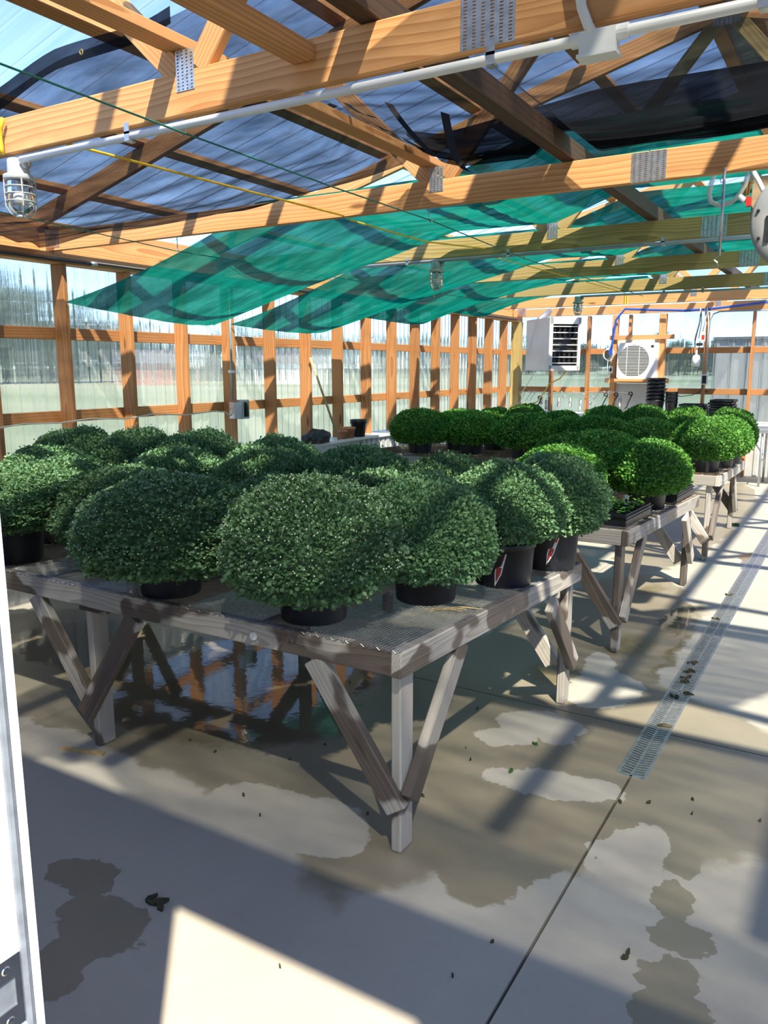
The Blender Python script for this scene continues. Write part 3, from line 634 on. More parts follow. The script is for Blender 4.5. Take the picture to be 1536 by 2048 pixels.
# green cloths, one sagging in each bay: ridge side over the tie beams, then down to ties on the wall posts
def green(name_label, y0, y1, ztie0, ztie1, xr, zr0, xin0, xin1, sag, seed, xleft=-5.16, mid=0.0):
    def prof(X, zt, xin):
        if X > xin: return 2.645 + zr0 * max(0, min(1, (X + 1.98) / 0.5))
        t_ = (X - xleft) / (xin - xleft); z = zt + (2.645 - zt) * t_
        return z - sag * 4 * t_ * (1 - t_) * 0.5 + 0.035 * math.sin(t_ * math.pi)
    def fn(u, v):
        X = xleft + (xr - xleft) * (u ** 1.0)
        zt = ztie0 + (ztie1 - ztie0) * v; xi = xin0 + (xin1 - xin0) * v; t_ = max(0.0, min(1.0, (X - xleft) / (xi - xleft)))
        z = prof(X, zt, xi)
        Y = y0 + (y1 - y0) * v
        # pulled to points at the wall ties, edges bow inwards
        bow = 0.10 * math.sin(math.pi * t_) if t_ < 1 else 0
        Y += bow * (1 - 2 * v)
        s4 = 4 * v * (1 - v); z -= s4 * (0.085 * (1 - t_) + 0.045 * t_ + mid * t_ * (1 - t_))
        X2 = X + s4 * 0.30 * (1 - t_)
        n = noise.noise(Vector((X * 1.3, Y * 6.0, seed))); n2 = noise.noise(Vector((X * 2.5 + Y, Y * 15, seed + 3)))
        z += (0.012 * n + 0.007 * n2) * (0.4 + 0.6 * t_)
        return (X2, Y, z)
    o = part('shade_cloth', grid(fn, 110, 44), 'shade_green', None, smooth=True); return tag(o, name_label, 'shade cloth', 'green shade cloths')
green('green shade cloth sagging to the wall posts just behind the second truss', 3.98, 5.62, 2.13, 2.05, -0.55, 0.17, -3.3, -2.75, 0.10, 2.0)
green('green shade cloth tied to the post with the conduit, behind the treated truss', 5.78, 7.44, 2.045, 2.10, -0.6, 0.17, -3.4, -2.7, 0.12, 9.0)
green('green shade cloth sagging behind the middle caged lamp', 7.56, 9.20, 2.22, 2.25, -0.7, 0.17, -3.6, -3.0, 0.06, 15.0, xleft=-4.95)
green('small far green shade cloth bunched near the left wall plate', 9.33, 10.9, 2.40, 2.42, -2.2, 0.05, -3.9, -3.6, 0.02, 21.0, xleft=-4.9)

# cords and ropes along the bays
mb = MB(); mb.tube([(-2.0, 0.6, 2.445), (-2.03, 2.07, 2.42), (-2.05, 3.0, 2.415), (-2.07, 3.914, 2.42), (-2.12, 4.8, 2.412), (-2.2, 5.65, 2.42), (-2.2, 9.2, 2.42)], 0.0032, 6); tag(part('cord', mb, 'green_cord', None), 'thin dark green cord strung through hooks under the trusses', 'cord')
mb = MB(); mb.tube([(-3.95, 2.1, 2.47), (-3.92, 3.9, 2.395), (-3.91, 5.78, 2.395), (-3.9, 7.5, 2.40), (-3.9, 9.3, 2.43)], 0.003, 6); tag(part('cord', mb, 'green_cord', None), 'dark green cord along which the green cloths bend', 'cord')
mb = MB(); mb.tube([(-2.68, 2.11, 2.484), (-2.62, 3.0, 2.478), (-2.59, 3.87, 2.484)], 0.0055, 8); mb.tube([(-2.59, 3.93, 2.47), (-2.57, 4.8, 2.462), (-2.53, 5.67, 2.52)], 0.005, 8); mb.tube([(-2.5, 5.73, 2.47), (-2.45, 7.48, 2.47), (-2.42, 9.27, 2.47)], 0.004, 8)
tag(part('rope', mb, 'yellow_rope', None), 'yellow rope stretched from truss to truss under the shade cloths', 'rope')
for (px, py, Y, l) in ((360, 265, 2.107, 'small steel hook under the conduit truss holding the green cord'), (857, 440, 3.905, 'steel J hook under the second truss holding the green cord'), (1045, 512, 5.70, 'steel J hook under the treated truss holding the green cord')):
    p = at(px, py, Y=Y); mb = MB(); z0 = ZT + 0.012
    pts = [(p.x, Y, z0), (p.x, Y, p.z + 0.012)] + [(p.x + 0.012 - 0.012 * math.cos(a), Y, p.z + 0.004 - 0.014 * math.sin(a)) for a in [math.pi * k / 6 for k in range(7)]]
    mb.tube(pts, 0.0026, 6); tag(part('cord_hook', mb, 'chrome', None), l, 'hook')
p = at(355, 500, Y=3.905); mb = MB(); mb.tube([(p.x, 3.905, ZT + 0.01), (p.x, 3.905, p.z + 0.01), (p.x + 0.008, 3.905, p.z), (p.x, 3.905, p.z - 0.008), (p.x - 0.008, 3.905, p.z)], 0.003, 6)
tag(part('cord_hook', mb, 'chrome', None), 'steel eye hook at the near edge of the sagging green cloth', 'hook')

# ------------------------------------------------------------------ conduits
def clip(mb, X, Y, Z, r):
    mb.box((X - 0.012, Y - r - 0.004, Z - r - 0.004), (X + 0.012, Y - r, Z + r)); mb.box((X - 0.012, Y - r, Z - r - 0.006), (X + 0.012, Y + r, Z - r - 0.001)); mb.box((X - 0.012, Y - r - 0.004, Z + r * 0.4), (X + 0.012, Y - r - 0.001, Z + r + 0.028))
def conduit(y, z, xa, xb, r, mat, label, clips):
    t = thing('conduit', label, 'conduit', (xa, y, z)); mb = MB(); mb.tube([(xa, y, z), ((xa + xb) / 2, y, z), (xb, y, z)], r, 14); part('pipe', mb, mat, t, smooth=True)
    for X in clips:
        mb = MB(); clip(mb, X, y, z, r); part('pipe_clip', mb, 'galvanised', t)
    return t
yc = TY[0] + 0.002
c1 = conduit(yc, 2.448, -2.91, 0.6, 0.0135, 'pvc_white', 'white plastic conduit clipped under the door-side truss', [-2.296, -0.923, -0.27])
p = at(1196, 80, Y=yc); mb = MB(); mb.box((p.x - 0.04, yc - 0.024, p.z - 0.036), (p.x + 0.048, yc + 0.022, p.z + 0.018)); mb.box((p.x - 0.045, yc - 0.028, p.z - 0.042), (p.x + 0.053, yc + 0.026, p.z - 0.034))
mb.tube([(p.x - 0.065, yc, 2.448), (p.x - 0.035, yc, 2.448)], 0.018, 14); mb.tube([(p.x + 0.045, yc, 2.448), (p.x + 0.075, yc, 2.448)], 0.018, 14); part('junction_box', mb, 'pvc_white', c1)
mb = MB(); mb.tube([(p.x - 0.01, yc - 0.012, p.z + 0.012), (p.x - 0.02, yc - 0.018, p.z + 0.03), (p.x - 0.035, yc - 0.028, p.z + 0.07), (p.x - 0.06, yc - 0.03, p.z + 0.2), (p.x - 0.07, yc - 0.03, p.z + 0.4)], 0.0125, 12); part('riser', mb, 'pvc_white', c1, smooth=True)
conduit(TY[2] + 0.0, 2.462, -3.75, 0.8, 0.0125, 'pvc_grey', 'grey conduit running under the treated truss to the middle lamp', [-3.2, -2.35, -1.25])
conduit(TY[4] + 0.0, 2.455, -2.93, 0.6, 0.012, 'conduit_steel', 'blue-grey conduit running under the treated truss to the far lamp', [-2.0, -1.6])
# steel conduit dropping along the left wall to a switch box
t = thing('conduit', 'galvanised conduit dropping down a left wall post to the outlet box', 'conduit', (-5.14, 5.86, 1.3)); yy = at(464, 760, X=-5.14).y
za, zb = at(474, 800, X=-5.14).z, ZP + 0.02
mb = MB(); mb.tube([(-5.14, yy, za), (-5.14, yy, zb)], 0.012, 12); part('pipe', mb, 'conduit_steel', t, smooth=True)
mb = MB(); mb.box((-5.155, yy - 0.03, 1.60), (-5.124, yy + 0.03, 1.625)); part('pipe_clip', mb, 'galvanised', t)
t = thing('outlet_box', 'grey outlet box with clear cover at the foot of the wall conduit', 'outlet box', (-5.13, yy, 1.23)); q0 = at(463, 805, X=-5.13); q1 = at(480, 836, X=-5.13); q2 = at(491, 836, X=-5.13)
mb = MB(); mb.box((-5.16, q0.y, q1.z), (-5.10, q1.y, q0.z)); part('box', mb, 'galvanised', t)
mb = MB(); mb.box((-5.165, q1.y + 0.003, q1.z - 0.01), (-5.095, q2.y + 0.02, q0.z + 0.02)); part('cover', mb, 'cast_grey', t)
mb = MB(); mb.box((-5.094, q1.y + 0.02, q1.z + 0.01), (-5.088, q2.y + 0.005, q0.z)); part('door_pane', mb, 'lamp_glass', t)
# dark pipe along the left wall plate
t = thing('wall_pipe', 'dark pipe running along the left wall under the top plate', 'pipe', (-5.14, 5, 2.42))
mb = MB(); mb.tube([(-5.135, 0.6, 2.425), (-5.135, 4.25, 2.425)], 0.013, 10); part('pipe', mb, 'cable_black', t, smooth=True)
mb = MB(); mb.tube([(-5.135, 4.26, 2.435), (-5.135, 12.9, 2.435)], 0.011, 10); part('pipe', mb, 'cable_black', t, smooth=True)
mb = MB(); mb.tube([(-5.135, 4.22, 2.425), (-5.135, 4.27, 2.43)], 0.018, 10); part('coupling', mb, 'galvanised', t, smooth=True)
# extension cable along the lower girt
pts = [at(x, y, X=-5.15) for x, y in ((-40, 862), (45, 848), (120, 846), (180, 837), (250, 838), (305, 828), (370, 830), (430, 822), (452, 825), (470, 838), (482, 834))]
mb = MB(); mb.tube(pts, 0.006, 6); tag(part('cable', mb, 'cable_cream', None, smooth=True), 'thin cable strung along the left wall girt to the outlet box', 'cable')

# ------------------------------------------------------------------ caged lamps
def lamp(X, Y, label, mat, zt=2.458):
    t = thing('caged_lamp', label, 'lamp', (X, Y, zt - 0.22), 'caged jar lamps'); c = (X, Y, zt)
    mb = MB(); mb.lathe([(0, 0.0), (0.038, 0.0), (0.041, -0.004), (0.043, -0.055), (0.043, -0.058)], 24, c); mb.tube([(X + 0.035, Y, zt - 0.022), (X + 0.06, Y, zt - 0.022)], 0.017, 12); part('base', mb, mat, t, smooth=True)
    mb = MB(); mb.lathe([(0.043, -0.058), (0.058, -0.060), (0.060, -0.064), (0.060, -0.076), (0.057, -0.082), (0.050, -0.082)], 24, c); part('collar', mb, mat, t, smooth=True)
    mb = MB(); mb.lathe([(0.048, -0.078), (0.050, -0.10), (0.049, -0.165), (0.044, -0.185), (0.030, -0.200), (0.012, -0.206), (0.0, -0.207)], 24, c); part('glass_jar', mb, 'lamp_glass', t, smooth=True)
    mb = MB(); mb.lathe([(0.013, -0.08), (0.014, -0.105), (0.020, -0.118), (0.028, -0.135), (0.029, -0.150), (0.024, -0.166), (0.012, -0.175), (0.0, -0.177)], 18, c); part('bulb', mb, 'white_plastic', t, smooth=True)
    mb = MB()
    for z, r in ((-0.105, 0.056), (-0.132, 0.057), (-0.160, 0.056)): mb.tube([(X + r * math.cos(a), Y + r * math.sin(a), zt + z) for a in [2 * math.pi * k / 24 for k in range(25)]], 0.0026, 6, False)
    for k in range(4):
        a = math.pi / 4 + k * math.pi / 2 + 0.3
        mb.tube([(X + r * math.cos(a), Y + r * math.sin(a), zt + z) for r, z in ((0.057, -0.078), (0.058, -0.13), (0.056, -0.18), (0.040, -0.205), (0.022, -0.214))], 0.003, 6)
    mb.lathe([(0.024, -0.211), (0.024, -0.217), (0.0, -0.218)], 16, c); part('wire_cage', mb, mat, t)
    return t
lamp(-2.955, TY[0] + 0.02, 'caged jar lamp hanging under the door-side truss', 'cast_grey')
lamp(-2.955, TY[2] + 0.02, 'caged jar lamp in front of the green cloth under the treated truss', 'cast_green_grey')
lamp(-2.965, TY[4] + 0.02, 'caged jar lamp hanging beside the unit heater', 'cast_green_grey')
p = at(4, 300, Y=TY[0] - 0.03); mb = MB(); pts = [at(x, y, Y=TY[0] - 0.02) for x, y in ((6, 236), (1, 255), (0, 275), (3, 295), (5, 308))]; mb.tube(pts, 0.009, 8); tag(part('rope', mb, 'yellow_rope', None, smooth=True), 'short yellow rope hanging over the tie beam beside the near lamp', 'rope')
mb = MB(); p = at(868, 585, Y=TY[2] + 0.02); mb.tube([(p.x, p.y, 2.245), (p.x + 0.006, p.y, 2.225), (p.x - 0.006, p.y, 2.205), (p.x + 0.004, p.y, 2.195)], 0.002, 6); tag(part('lamp_hook', mb, 'galvanised', None), 'small wire hook hanging below the middle caged lamp', 'hook')

# hanging rod, hose and reel at the right
t = thing('hanging_rod', 'thin steel rod hanging from the second truss with a bent hook end', 'rod', (-0.61, TY[1] - 0.006, 2.1)); X = -0.612; Y = TY[1] - 0.008
mb = MB(); mb.tube([(X, Y, 2.50), (X + 0.002, Y, 2.135)], 0.006, 8); part('rod', mb, 'galvanised', t, smooth=True)
mb = MB(); mb.tube([(X, Y, 2.14), (X - 0.012, Y, 2.128), (X - 0.018, Y, 2.116), (X - 0.004, Y, 2.104), (X, Y, 2.092), (X - 0.01, Y, 2.082), (X - 0.02, Y, 2.085)], 0.003, 6); part('hook', mb, 'chrome', t)
mb = MB(); mb.tube([(X - 0.004, Y, 2.47), (X - 0.016, Y, 2.452), (X - 0.012, Y, 2.438), (X - 0.002, Y, 2.445)], 0.0025, 6); part('eye', mb, 'chrome', t)
RC = at(1616, 437, Y=4.40); RR = 0.25
t = thing('hose_reel', 'round grey hose reel hanging behind the second truss', 'hose reel', (RC.x, RC.y, RC.z - RR))
Mr = T(RC) @ Matrix.Rotation(math.radians(90), 4, 'X')
mb = MB(); mb.lathe([(0.0, 0.05), (RR * 0.75, 0.05), (RR * 0.94, 0.045), (RR * 0.99, 0.03), (RR, 0.01), (RR, -0.10), (RR * 0.96, -0.12), (0, -0.12)], 48, M=Mr); rb = part('housing', mb, 'reel_grey', t, smooth=True)
mb = MB()
for a in (math.pi * 0.93, math.pi * 1.12, math.pi * 0.72):
    mb.lathe([(0, 0.012), (0.007, 0.011), (0.008, 0.0)], 10, M=Mr @ T(RR * 0.87 * math.cos(a), RR * 0.87 * math.sin(a), 0.047))
part('screw', mb, 'dark_metal', t)
mb = MB(); mb.box((-RR * 0.70, -0.10, 0.045), (-RR * 0.62, 0.02, 0.058), Mr); part('grip_slot', mb, 'dark_metal', t)
mb = MB(); mb.box((RC.x - 0.26, 4.46, RC.z + 0.02), (RC.x + 0.3, 4.475, ZT + 0.09)); part('mount_board', mb, 'plywood', t)
Yh = 4.40; hp = [at(x, y, Y=Yh) for x, y in ((1433, 340), (1424, 362), (1418, 388), (1422, 404), (1440, 411), (1462, 405), (1478, 390), (1490, 370), (1497, 345))]
mb = MB(); mb.tube(hp, 0.012, 10); tag(part('hose', mb, 'clear_hose', None, smooth=True), 'clear hose looping down behind the second truss beside the reel', 'hose')
hp = [at(x, y, Y=Yh) for x, y in ((1505, 340), (1515, 358), (1526, 380), (1540, 400))]; mb = MB(); mb.tube(hp, 0.012, 10); tag(part('hose', mb, 'pvc_white', None, smooth=True), 'white hose dropping straight into the grey reel', 'hose')
mb = MB(); p = at(1497, 404, Y=4.40); mb.tube([at(1478, 392, Y=4.40), at(1490, 402, Y=4.40)], 0.013, 10); mb.cur = 1; mb.box((p.x - 0.01, 4.38, p.z - 0.02), (p.x + 0.012, 4.42, p.z + 0.022)); tag(part('hose_valve', mb, ['pvc_white', 'signal_red'], None), 'hose end with a red valve beside the grey reel', 'valve')
mb = MB(); p = at(1494, 378, Y=4.44); mb.lathe([(0.0, 0.03), (0.03, 0.03), (0.03, 0.024), (0.018, 0.02), (0.012, -0.03), (0.0, -0.03)], 14, (p.x, 4.44, p.z)); tag(part('hose_fitting', mb, 'brass', None, smooth=True), 'tan hose fitting against the plywood above the reel', 'fitting')

# ------------------------------------------------------------------ benches
APH = 0.089
TABLES = {}
def bench(key, label, xr0, xr1, xl, y0, y1, z0, z1, legx, mesh, pitch, wire, mat='weathered'):
    """right edge runs (xr0,y0) -> (xr1,y1); top height z0 near, z1 far"""
    t = thing('plant_bench', label, 'bench', ((xr0 + xl) / 2, (y0 + y1) / 2, 0), 'wooden plant benches')
    zt = lambda y: z0 + (z1 - z0) * (y - y0) / (y1 - y0)
    xr = lambda y: xr0 + (xr1 - xr0) * (y - y0) / (y1 - y0)
    TABLES[key] = zt
    h = APH / 2
    board('apron', (xl, y0 + 0.019, z0 - h), (xr0 - 0.036, y0 + 0.019, z0 - h), 0.038, APH, mat, t, bev=0.004)
    board('apron', (xl, y1 - 0.019, z1 - h), (xr1 - 0.036, y1 - 0.019, z1 - h), 0.038, APH, mat, t, bev=0.004)
    board('apron', (xr0 - 0.018, y0 - 0.003, z0 - h), (xr1 - 0.018, y1 + 0.003, z1 - h), 0.040, APH, mat, t, bev=0.004)
    board('apron', (xl - 0.019, y0, z0 - h), (xl - 0.019, y1, z1 - h), 0.038, APH, mat, t, bev=0.004)
    ym = (y0 + y1) / 2; n = max(2, int((xr0 - xl) / 0.6))
    for k in range(1, n):
        X = xl + (xr0 - xl) * k / n; board('joist', (X, y0 + 0.04, z0 - h - 0.004), (X, y1 - 0.04, z1 - h - 0.004), 0.036, APH - 0.012, mat, t, bev=0.003)
    def leg(X, Y, zt_):
        board('leg', (X, Y, 0.0), (X, Y, zt_), 0.088, 0.040, mat, t, up=(1, 0, 0), bev=0.006)
    lx = legx
    for j, X in enumerate(lx):
        Xn = X; yn = y0 + 0.038 + 0.046; yf = y1 - 0.04 - 0.046
        Xf = X + (xr1 - xr0) if j == 0 else X
        leg(Xn, yn, z0 - (0.010 if j == 0 else APH)); leg(Xf, yf, z1 - (0.010 if j == 0 else APH))
        if j > 0:
            for yy_, zz_ in ((yn, z0), (yf, z1)): board('cap_block', (X - 0.06, yy_, zz_ - APH + 0.019 - 0.038), (X + 0.10, yy_, zz_ - APH + 0.019 - 0.038), 0.089, 0.036, mat, t)
        # braces along the front and back
        for yy_, zz_, s in ((y0 + 0.019, z0, 1), (y1 - 0.019, z1, -1)):
            dirs = (-1,) if j == 0 else (-1, 1)
            for d in dirs:
                off = 0.018 if d < 0 else -0.018
                off *= s
                board('brace', (X + d * (-0.012), yy_ + off, 0.165), (X + d * 0.315, yy_ + 0.0, zz_ - APH - 0.004), 0.036, 0.085, mat, t, up=(-d * 0.85, 0, 0.5), bev=0.004)
    # braces along the aisle side
    X = lx[0] + 0.041
    for yb, sg, zz_ in ((y0 + 0.084, 1, z0), (y1 - 0.086, -1, z1)):
        Xb = X + (0 if sg > 0 else (xr1 - xr0)); board('brace', (Xb, yb - sg * 0.02, 0.20), (Xb + 0.003, yb + sg * 0.36, zz_ - APH - 0.004), 0.038, 0.085, mat, t, up=(0, -sg * 0.8, 0.5), bev=0.004)
    # wire mesh top
    mb = MB(); r = wire
    nx = int((xr0 - xl) / pitch); ny = int((y1 - y0) / pitch)
    wig = 0.0 if pitch < 0.03 else 0.006
    for k in range(nx + 1):
        X = xl + (xr0 - 0.006 - xl) * k / nx; f = (X - xl) / (xr0 - xl); Xe = X + (xr1 - xr0) * f; z = wig * random.uniform(0, 1.5)
        a = Vector((X, y0 + 0.004, z0 + r + z)); b = Vector((Xe, y1 - 0.004, z1 + r + wig * random.random())); m_ = (a + b) / 2 + Vector((0, 0, -0.0 if wig == 0 else random.uniform(0, 0.008))); mb.tube([a, m_, b], r, 4, False)
    for k in range(ny + 1):
        Y = y0 + 0.004 + (y1 - y0 - 0.008) * k / ny; z = zt(Y) + r * 1.6
        mb.tube([(xl, Y, z + wig * random.random()), ((xl + xr0) / 2, Y, z), (xr(Y) - 0.005, Y, z + wig * random.random())], r, 4, False)
    if pitch < 0.03:   # crimped edge that curls over the apron
        for k in range(60):
            X = xl + (xr0 - xl) * (k + 0.5) / 60
            if X < -3.6: continue
            mb.tube([(X - 0.025, y0 + 0.002, z0 + 0.001), (X - 0.01, y0 - 0.003, z0 - 0.003), (X, y0 - 0.002, z0 + 0.004), (X + 0.012, y0 - 0.003, z0 - 0.004), (X + 0.03, y0 + 0.001, z0 + 0.002)], 0.0016, 4, False)
    part('wire_mesh', mb, mesh, t, kind='stuff')
    return t
B1 = bench('a', 'large weathered wooden bench nearest the door with fine wire mesh top', -1.205, -1.125, -4.86, 2.108, 3.76, 0.745, 0.700, [-1.248, -2.775, -4.25], 'mesh_wire', 0.0145, 0.0010)
mb = MB(); p = at(507, 1272, Y=2.107); mb.lathe([(0.0, 0.007), (0.014, 0.006), (0.0165, 0.0)], 18, M=T(p.x, 2.107, p.z) @ Matrix.Rotation(math.pi / 2, 4, 'X')); part('apron_button', mb, 'white_plastic', B1)['label'] = 'round white plastic button on the apron'
bench('b', 'weathered wooden bench in the middle with seedling trays and coarse wire top', -1.075, -1.015, -2.95, 4.45, 6.34, 0.742, 0.693, [-1.135, -2.7], 'rust_wire', 0.05, 0.0016)
bench('c', 'weathered wooden bench at the back with a long row of mums', -0.985, -1.005, -4.75, 7.11, 8.88, 0.748, 0.698, [-1.075, -2.75, -4.4], 'rust_wire', 0.05, 0.0016)

# ------------------------------------------------------------------ potted mums
def foliage_mesh(seed, nleaf, lsize, mat, flat=0.80, lump=0.06):
    """unit dome of leaves: radius about 1, z from -0.62 to 1.0 (times flat)"""
    rnd = random.Random(seed); vs = []; fs = []
    def shape(th, ph):
        d = Vector((math.cos(th) * math.cos(ph), math.sin(th) * math.cos(ph), math.sin(ph)))
        r = 1.0 + lump * noise.noise(d * 1.8 + Vector((seed, 0, 0))) + lump * 0.7 * noise.noise(d * 5.0 + Vector((0, seed, 0)))
        p = d * r
        if p.z < 0: p.z *= 0.78
        p.z *= flat
        if p.z < -0.34:
            p.x *= 1 - (-0.34 - p.z) * 0.9; p.y *= 1 - (-0.34 - p.z) * 0.9
        return p, d
    # lobed leaf outline
    out = [(0, -0.5), (0.16, -0.34), (0.46, -0.18), (0.24, 0.0), (0.42, 0.26), (0.16, 0.30), (0, 0.52), (-0.16, 0.30), (-0.42, 0.26), (-0.24, 0.0), (-0.46, -0.18), (-0.16, -0.34)]
    simple = [(0, -0.5), (0.36, -0.16), (0.30, 0.22), (0, 0.5), (-0.30, 0.22), (-0.36, -0.16)]
    for i in range(nleaf):
        sph = -0.72 + 1.72 * rnd.random(); ph = math.asin(max(-0.75, min(1, sph))); th = rnd.uniform(0, 2 * math.pi)
        p, d = shape(th, ph); depth = rnd.random() ** 1.6 * 0.16; p = p * (1 - depth + 0.015 * rnd.uniform(-1, 1) + (rnd.uniform(0.0, 0.07) if rnd.random() < 0.12 else 0.0)); p.z -= (0.07 * rnd.random() if sph < -0.45 else 0)
        up = (d + Vector((0, 0, 0.55)) + Vector((rnd.gauss(0, 0.45), rnd.gauss(0, 0.45), rnd.gauss(0, 0.45)))).normalized()
        tan = up.cross(Vector((rnd.gauss(0, 1), rnd.gauss(0, 1), rnd.gauss(0, 1)))).normalized()
        # leaf tip leans outwards
        tip = (d + up * 0.2 + tan * 0.9).normalized(); nrm = (up - tip * up.dot(tip)).normalized(); side = tip.cross(nrm)
        s = lsize * rnd.uniform(0.7, 1.3) * (1.15 if sph < -0.2 else 1.0); lo = out if i % 3 == 0 else simple
        b = len(vs); cup = rnd.uniform(-0.1, 0.22)
        vs.append(tuple(p))
        for x, y in lo:
            q = p + side * (x * s) + tip * (y * s) + nrm * (s * (cup * abs(x) * 1.6 - 0.18 * y * y)); vs.append(tuple(q))
        n = len(lo)
        for k in range(n): fs.append((b, b + 1 + k, b + 1 + (k + 1) % n))
    me = bpy.data.meshes.new('foliage'); me.from_pydata(vs, [], fs); me.materials.append(MAT[mat])
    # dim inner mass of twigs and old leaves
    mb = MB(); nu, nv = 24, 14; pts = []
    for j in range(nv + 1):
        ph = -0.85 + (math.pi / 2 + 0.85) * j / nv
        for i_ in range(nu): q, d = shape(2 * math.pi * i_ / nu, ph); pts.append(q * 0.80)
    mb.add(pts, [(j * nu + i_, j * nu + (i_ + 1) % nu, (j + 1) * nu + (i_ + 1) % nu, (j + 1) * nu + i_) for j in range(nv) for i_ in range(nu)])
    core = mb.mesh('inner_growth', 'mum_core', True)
    # buds just above the leaf surface
    mb = MB(); 
    for i in range(900):
        sph = rnd.uniform(-0.25, 1.0); p, d = shape(rnd.uniform(0, 2 * math.pi), math.asin(sph)); p = p * rnd.uniform(1.0, 1.035); r = 0.0125 * rnd.uniform(0.7, 1.2)
        mb.add([p + Vector(v) * r for v in ((1, 0, 0), (0, 1, 0), (-1, 0, 0), (0, -1, 0), (0, 0, 1), (0, 0, -1))], [(0, 1, 4), (1, 2, 4), (2, 3, 4), (3, 0, 4), (1, 0, 5), (2, 1, 5), (3, 2, 5), (0, 3, 5)])
    buds = mb.mesh('buds', 'bud')
    # few pale stems poking through
    return me, core, buds
FOL = {'g': [foliage_mesh(11 + k, 20000, 0.049, 'mum_grey_green', 0.80, 0.10) for k in range(3)], 'v': [foliage_mesh(31 + k, 11000, 0.068, 'mum_green', 0.80, 0.06) for k in range(3)]}
mbp = MB(); pr_ = [(0.0, 0.004), (0.118, 0.0), (0.121, 0.006), (0.132, 0.165), (0.139, 0.168), (0.140, 0.195), (0.136, 0.197), (0.128, 0.185), (0.122, 0.168)]
mbp.lathe(pr_, 36); POT = mbp.mesh('pot', 'pot_black', True)
mbs = MB(); mbs.lathe([(0.127, 0.172), (0.06, 0.178), (0.0, 0.176)], 24); SOIL = mbs.mesh('soil', 'soil')
mtag = MB(); mtag.add([(-0.012, 0, 0.085), (0.012, 0, 0.085), (0.012, 0, 0.012), (0, 0, -0.035), (-0.012, 0, 0.012)] + [(-0.012, 0.0012, 0.085), (0.012, 0.0012, 0.085), (0.012, 0.0012, 0.012), (0, 0.0012, -0.035), (-0.012, 0.0012, 0.012)], [(0, 4, 3, 2, 1), (5, 6, 7, 8, 9), (0, 1, 6, 5), (1, 2, 7, 6), (2, 3, 8, 7), (3, 4, 9, 8), (4, 0, 5, 9)]); TAG = mtag.mesh('plant_tag', 'white_tag')
mprint = MB(); y_ = -0.0006
mprint.add([(-0.0085, y_, 0.034), (0.0085, y_, 0.034), (0.0085, y_, 0.014), (0, y_, -0.022), (-0.0085, y_, 0.014)], [(0, 4, 3, 2, 1)]); mprint.add([(-0.0085, y_, 0.056), (0.0085, y_, 0.060), (0.0085, y_, 0.080), (-0.0085, y_, 0.074)], [(0, 3, 2, 1)]); PRINT = mprint.mesh('tag_print', 'red_tag')
def mum(X, Y, key, d, ztop_, kind, label, group, buds=False, tag_at=None, pot_s=1.0, low=None):
    z = TABLES[key](Y) + 0.002
    t = thing('potted_mum', label, 'potted plant', (X, Y, z), group, rotz=random.uniform(0, 6.28)); Mw = WORLD[t]
    if kind == 'v': d *= 1.1
    fm, cm, bmh = random.choice(FOL[kind]) if not buds else FOL[kind][0]
    zlow = low if low is not None else 0.07 + (0.015 if kind == 'v' else 0.0); h = ztop_ - z - zlow
    S = Mw @ T(0, 0, zlow + h * 0.42) @ Matrix.Diagonal((d / 2, d / 2, h * 0.58 / 0.82, 1))
    fo = link('foliage', fm, S, t); fo['kind'] = 'stuff'; link('inner_growth', cm, S, t)
    if buds: b_ = link('buds', bmh, S, t); b_['kind'] = 'stuff'; b_['label'] = 'pale unopened flower buds'
    po = link('pot', POT, Mw @ Matrix.Diagonal((pot_s, pot_s, pot_s, 1)), t); link('soil', SOIL, Mw @ Matrix.Diagonal((pot_s, pot_s, pot_s, 1)), po)
    if tag_at:
        a, zz, tilt = tag_at; dr_ = Vector((math.cos(a), math.sin(a), 0)); P_ = Vector((X, Y, z + zz)) + dr_ * (0.119 + 0.065 * zz + 0.004) * pot_s
        Mt = frame(P_, (-dr_.y, dr_.x, 0), (-dr_.x, -dr_.y, 0), (0, 0, 1)) @ Matrix.Rotation(tilt, 4, 'Y') @ Matrix.Diagonal((1.25, 1, 1.25, 1))
        tg = link('plant_tag', TAG, Mt, po); tg['label'] = 'white and red pointed plant tag'; link('tag_print', PRINT, Mt, tg)
    return t
GA = 'mums crowding the bench nearest the door'; GB = 'mums on the middle bench'; GC = 'mums on the back bench'
gl_ = 'grey-green dome-shaped mum in a black pot among others on the fine-mesh bench'
mum(-1.676, 2.282, 'a', 0.67, 1.276, 'g', 'big rounded mum dotted with pale buds at the front edge of the fine-mesh bench', GA, True)
mum(-2.376, 2.25, 'a', 0.74, 1.236, 'g', 'wide feathery mum with pale stems at the front edge, over the white apron button side', GA, True)
mum(-3.417, 2.26, 'a', 0.65, 1.211, 'g', 'front-edge mum on the fine-mesh bench next to the white door frame', GA, low=0.14)
mum(-2.926, 2.502, 'a', 0.65, 1.203, 'g', 'mum between the feathery mum and the one next to the door frame', GA)
mum(-2.253, 2.8, 'a', 0.6, 1.174, 'g', 'mum directly behind the feathery front mum, its pot in shadow', GA)
mum(-1.458, 2.75, 'a', 0.58, 1.235, 'g', 'mum between the big budded mum and the mum with the red tag', GA)
mum(-1.297, 3.172, 'a', 0.53, 1.255, 'g', 'mum in a black pot with a red and white tag on its front', GA, tag_at=(math.radians(-79), 0.055, 0.22), low=0.175)
mum(-1.235, 3.6, 'a', 0.53, 1.25, 'g', 'mum with a half-hidden tag at the far aisle corner of the fine-mesh bench', GA, tag_at=(math.radians(-72), 0.075, 0.3), low=0.15)
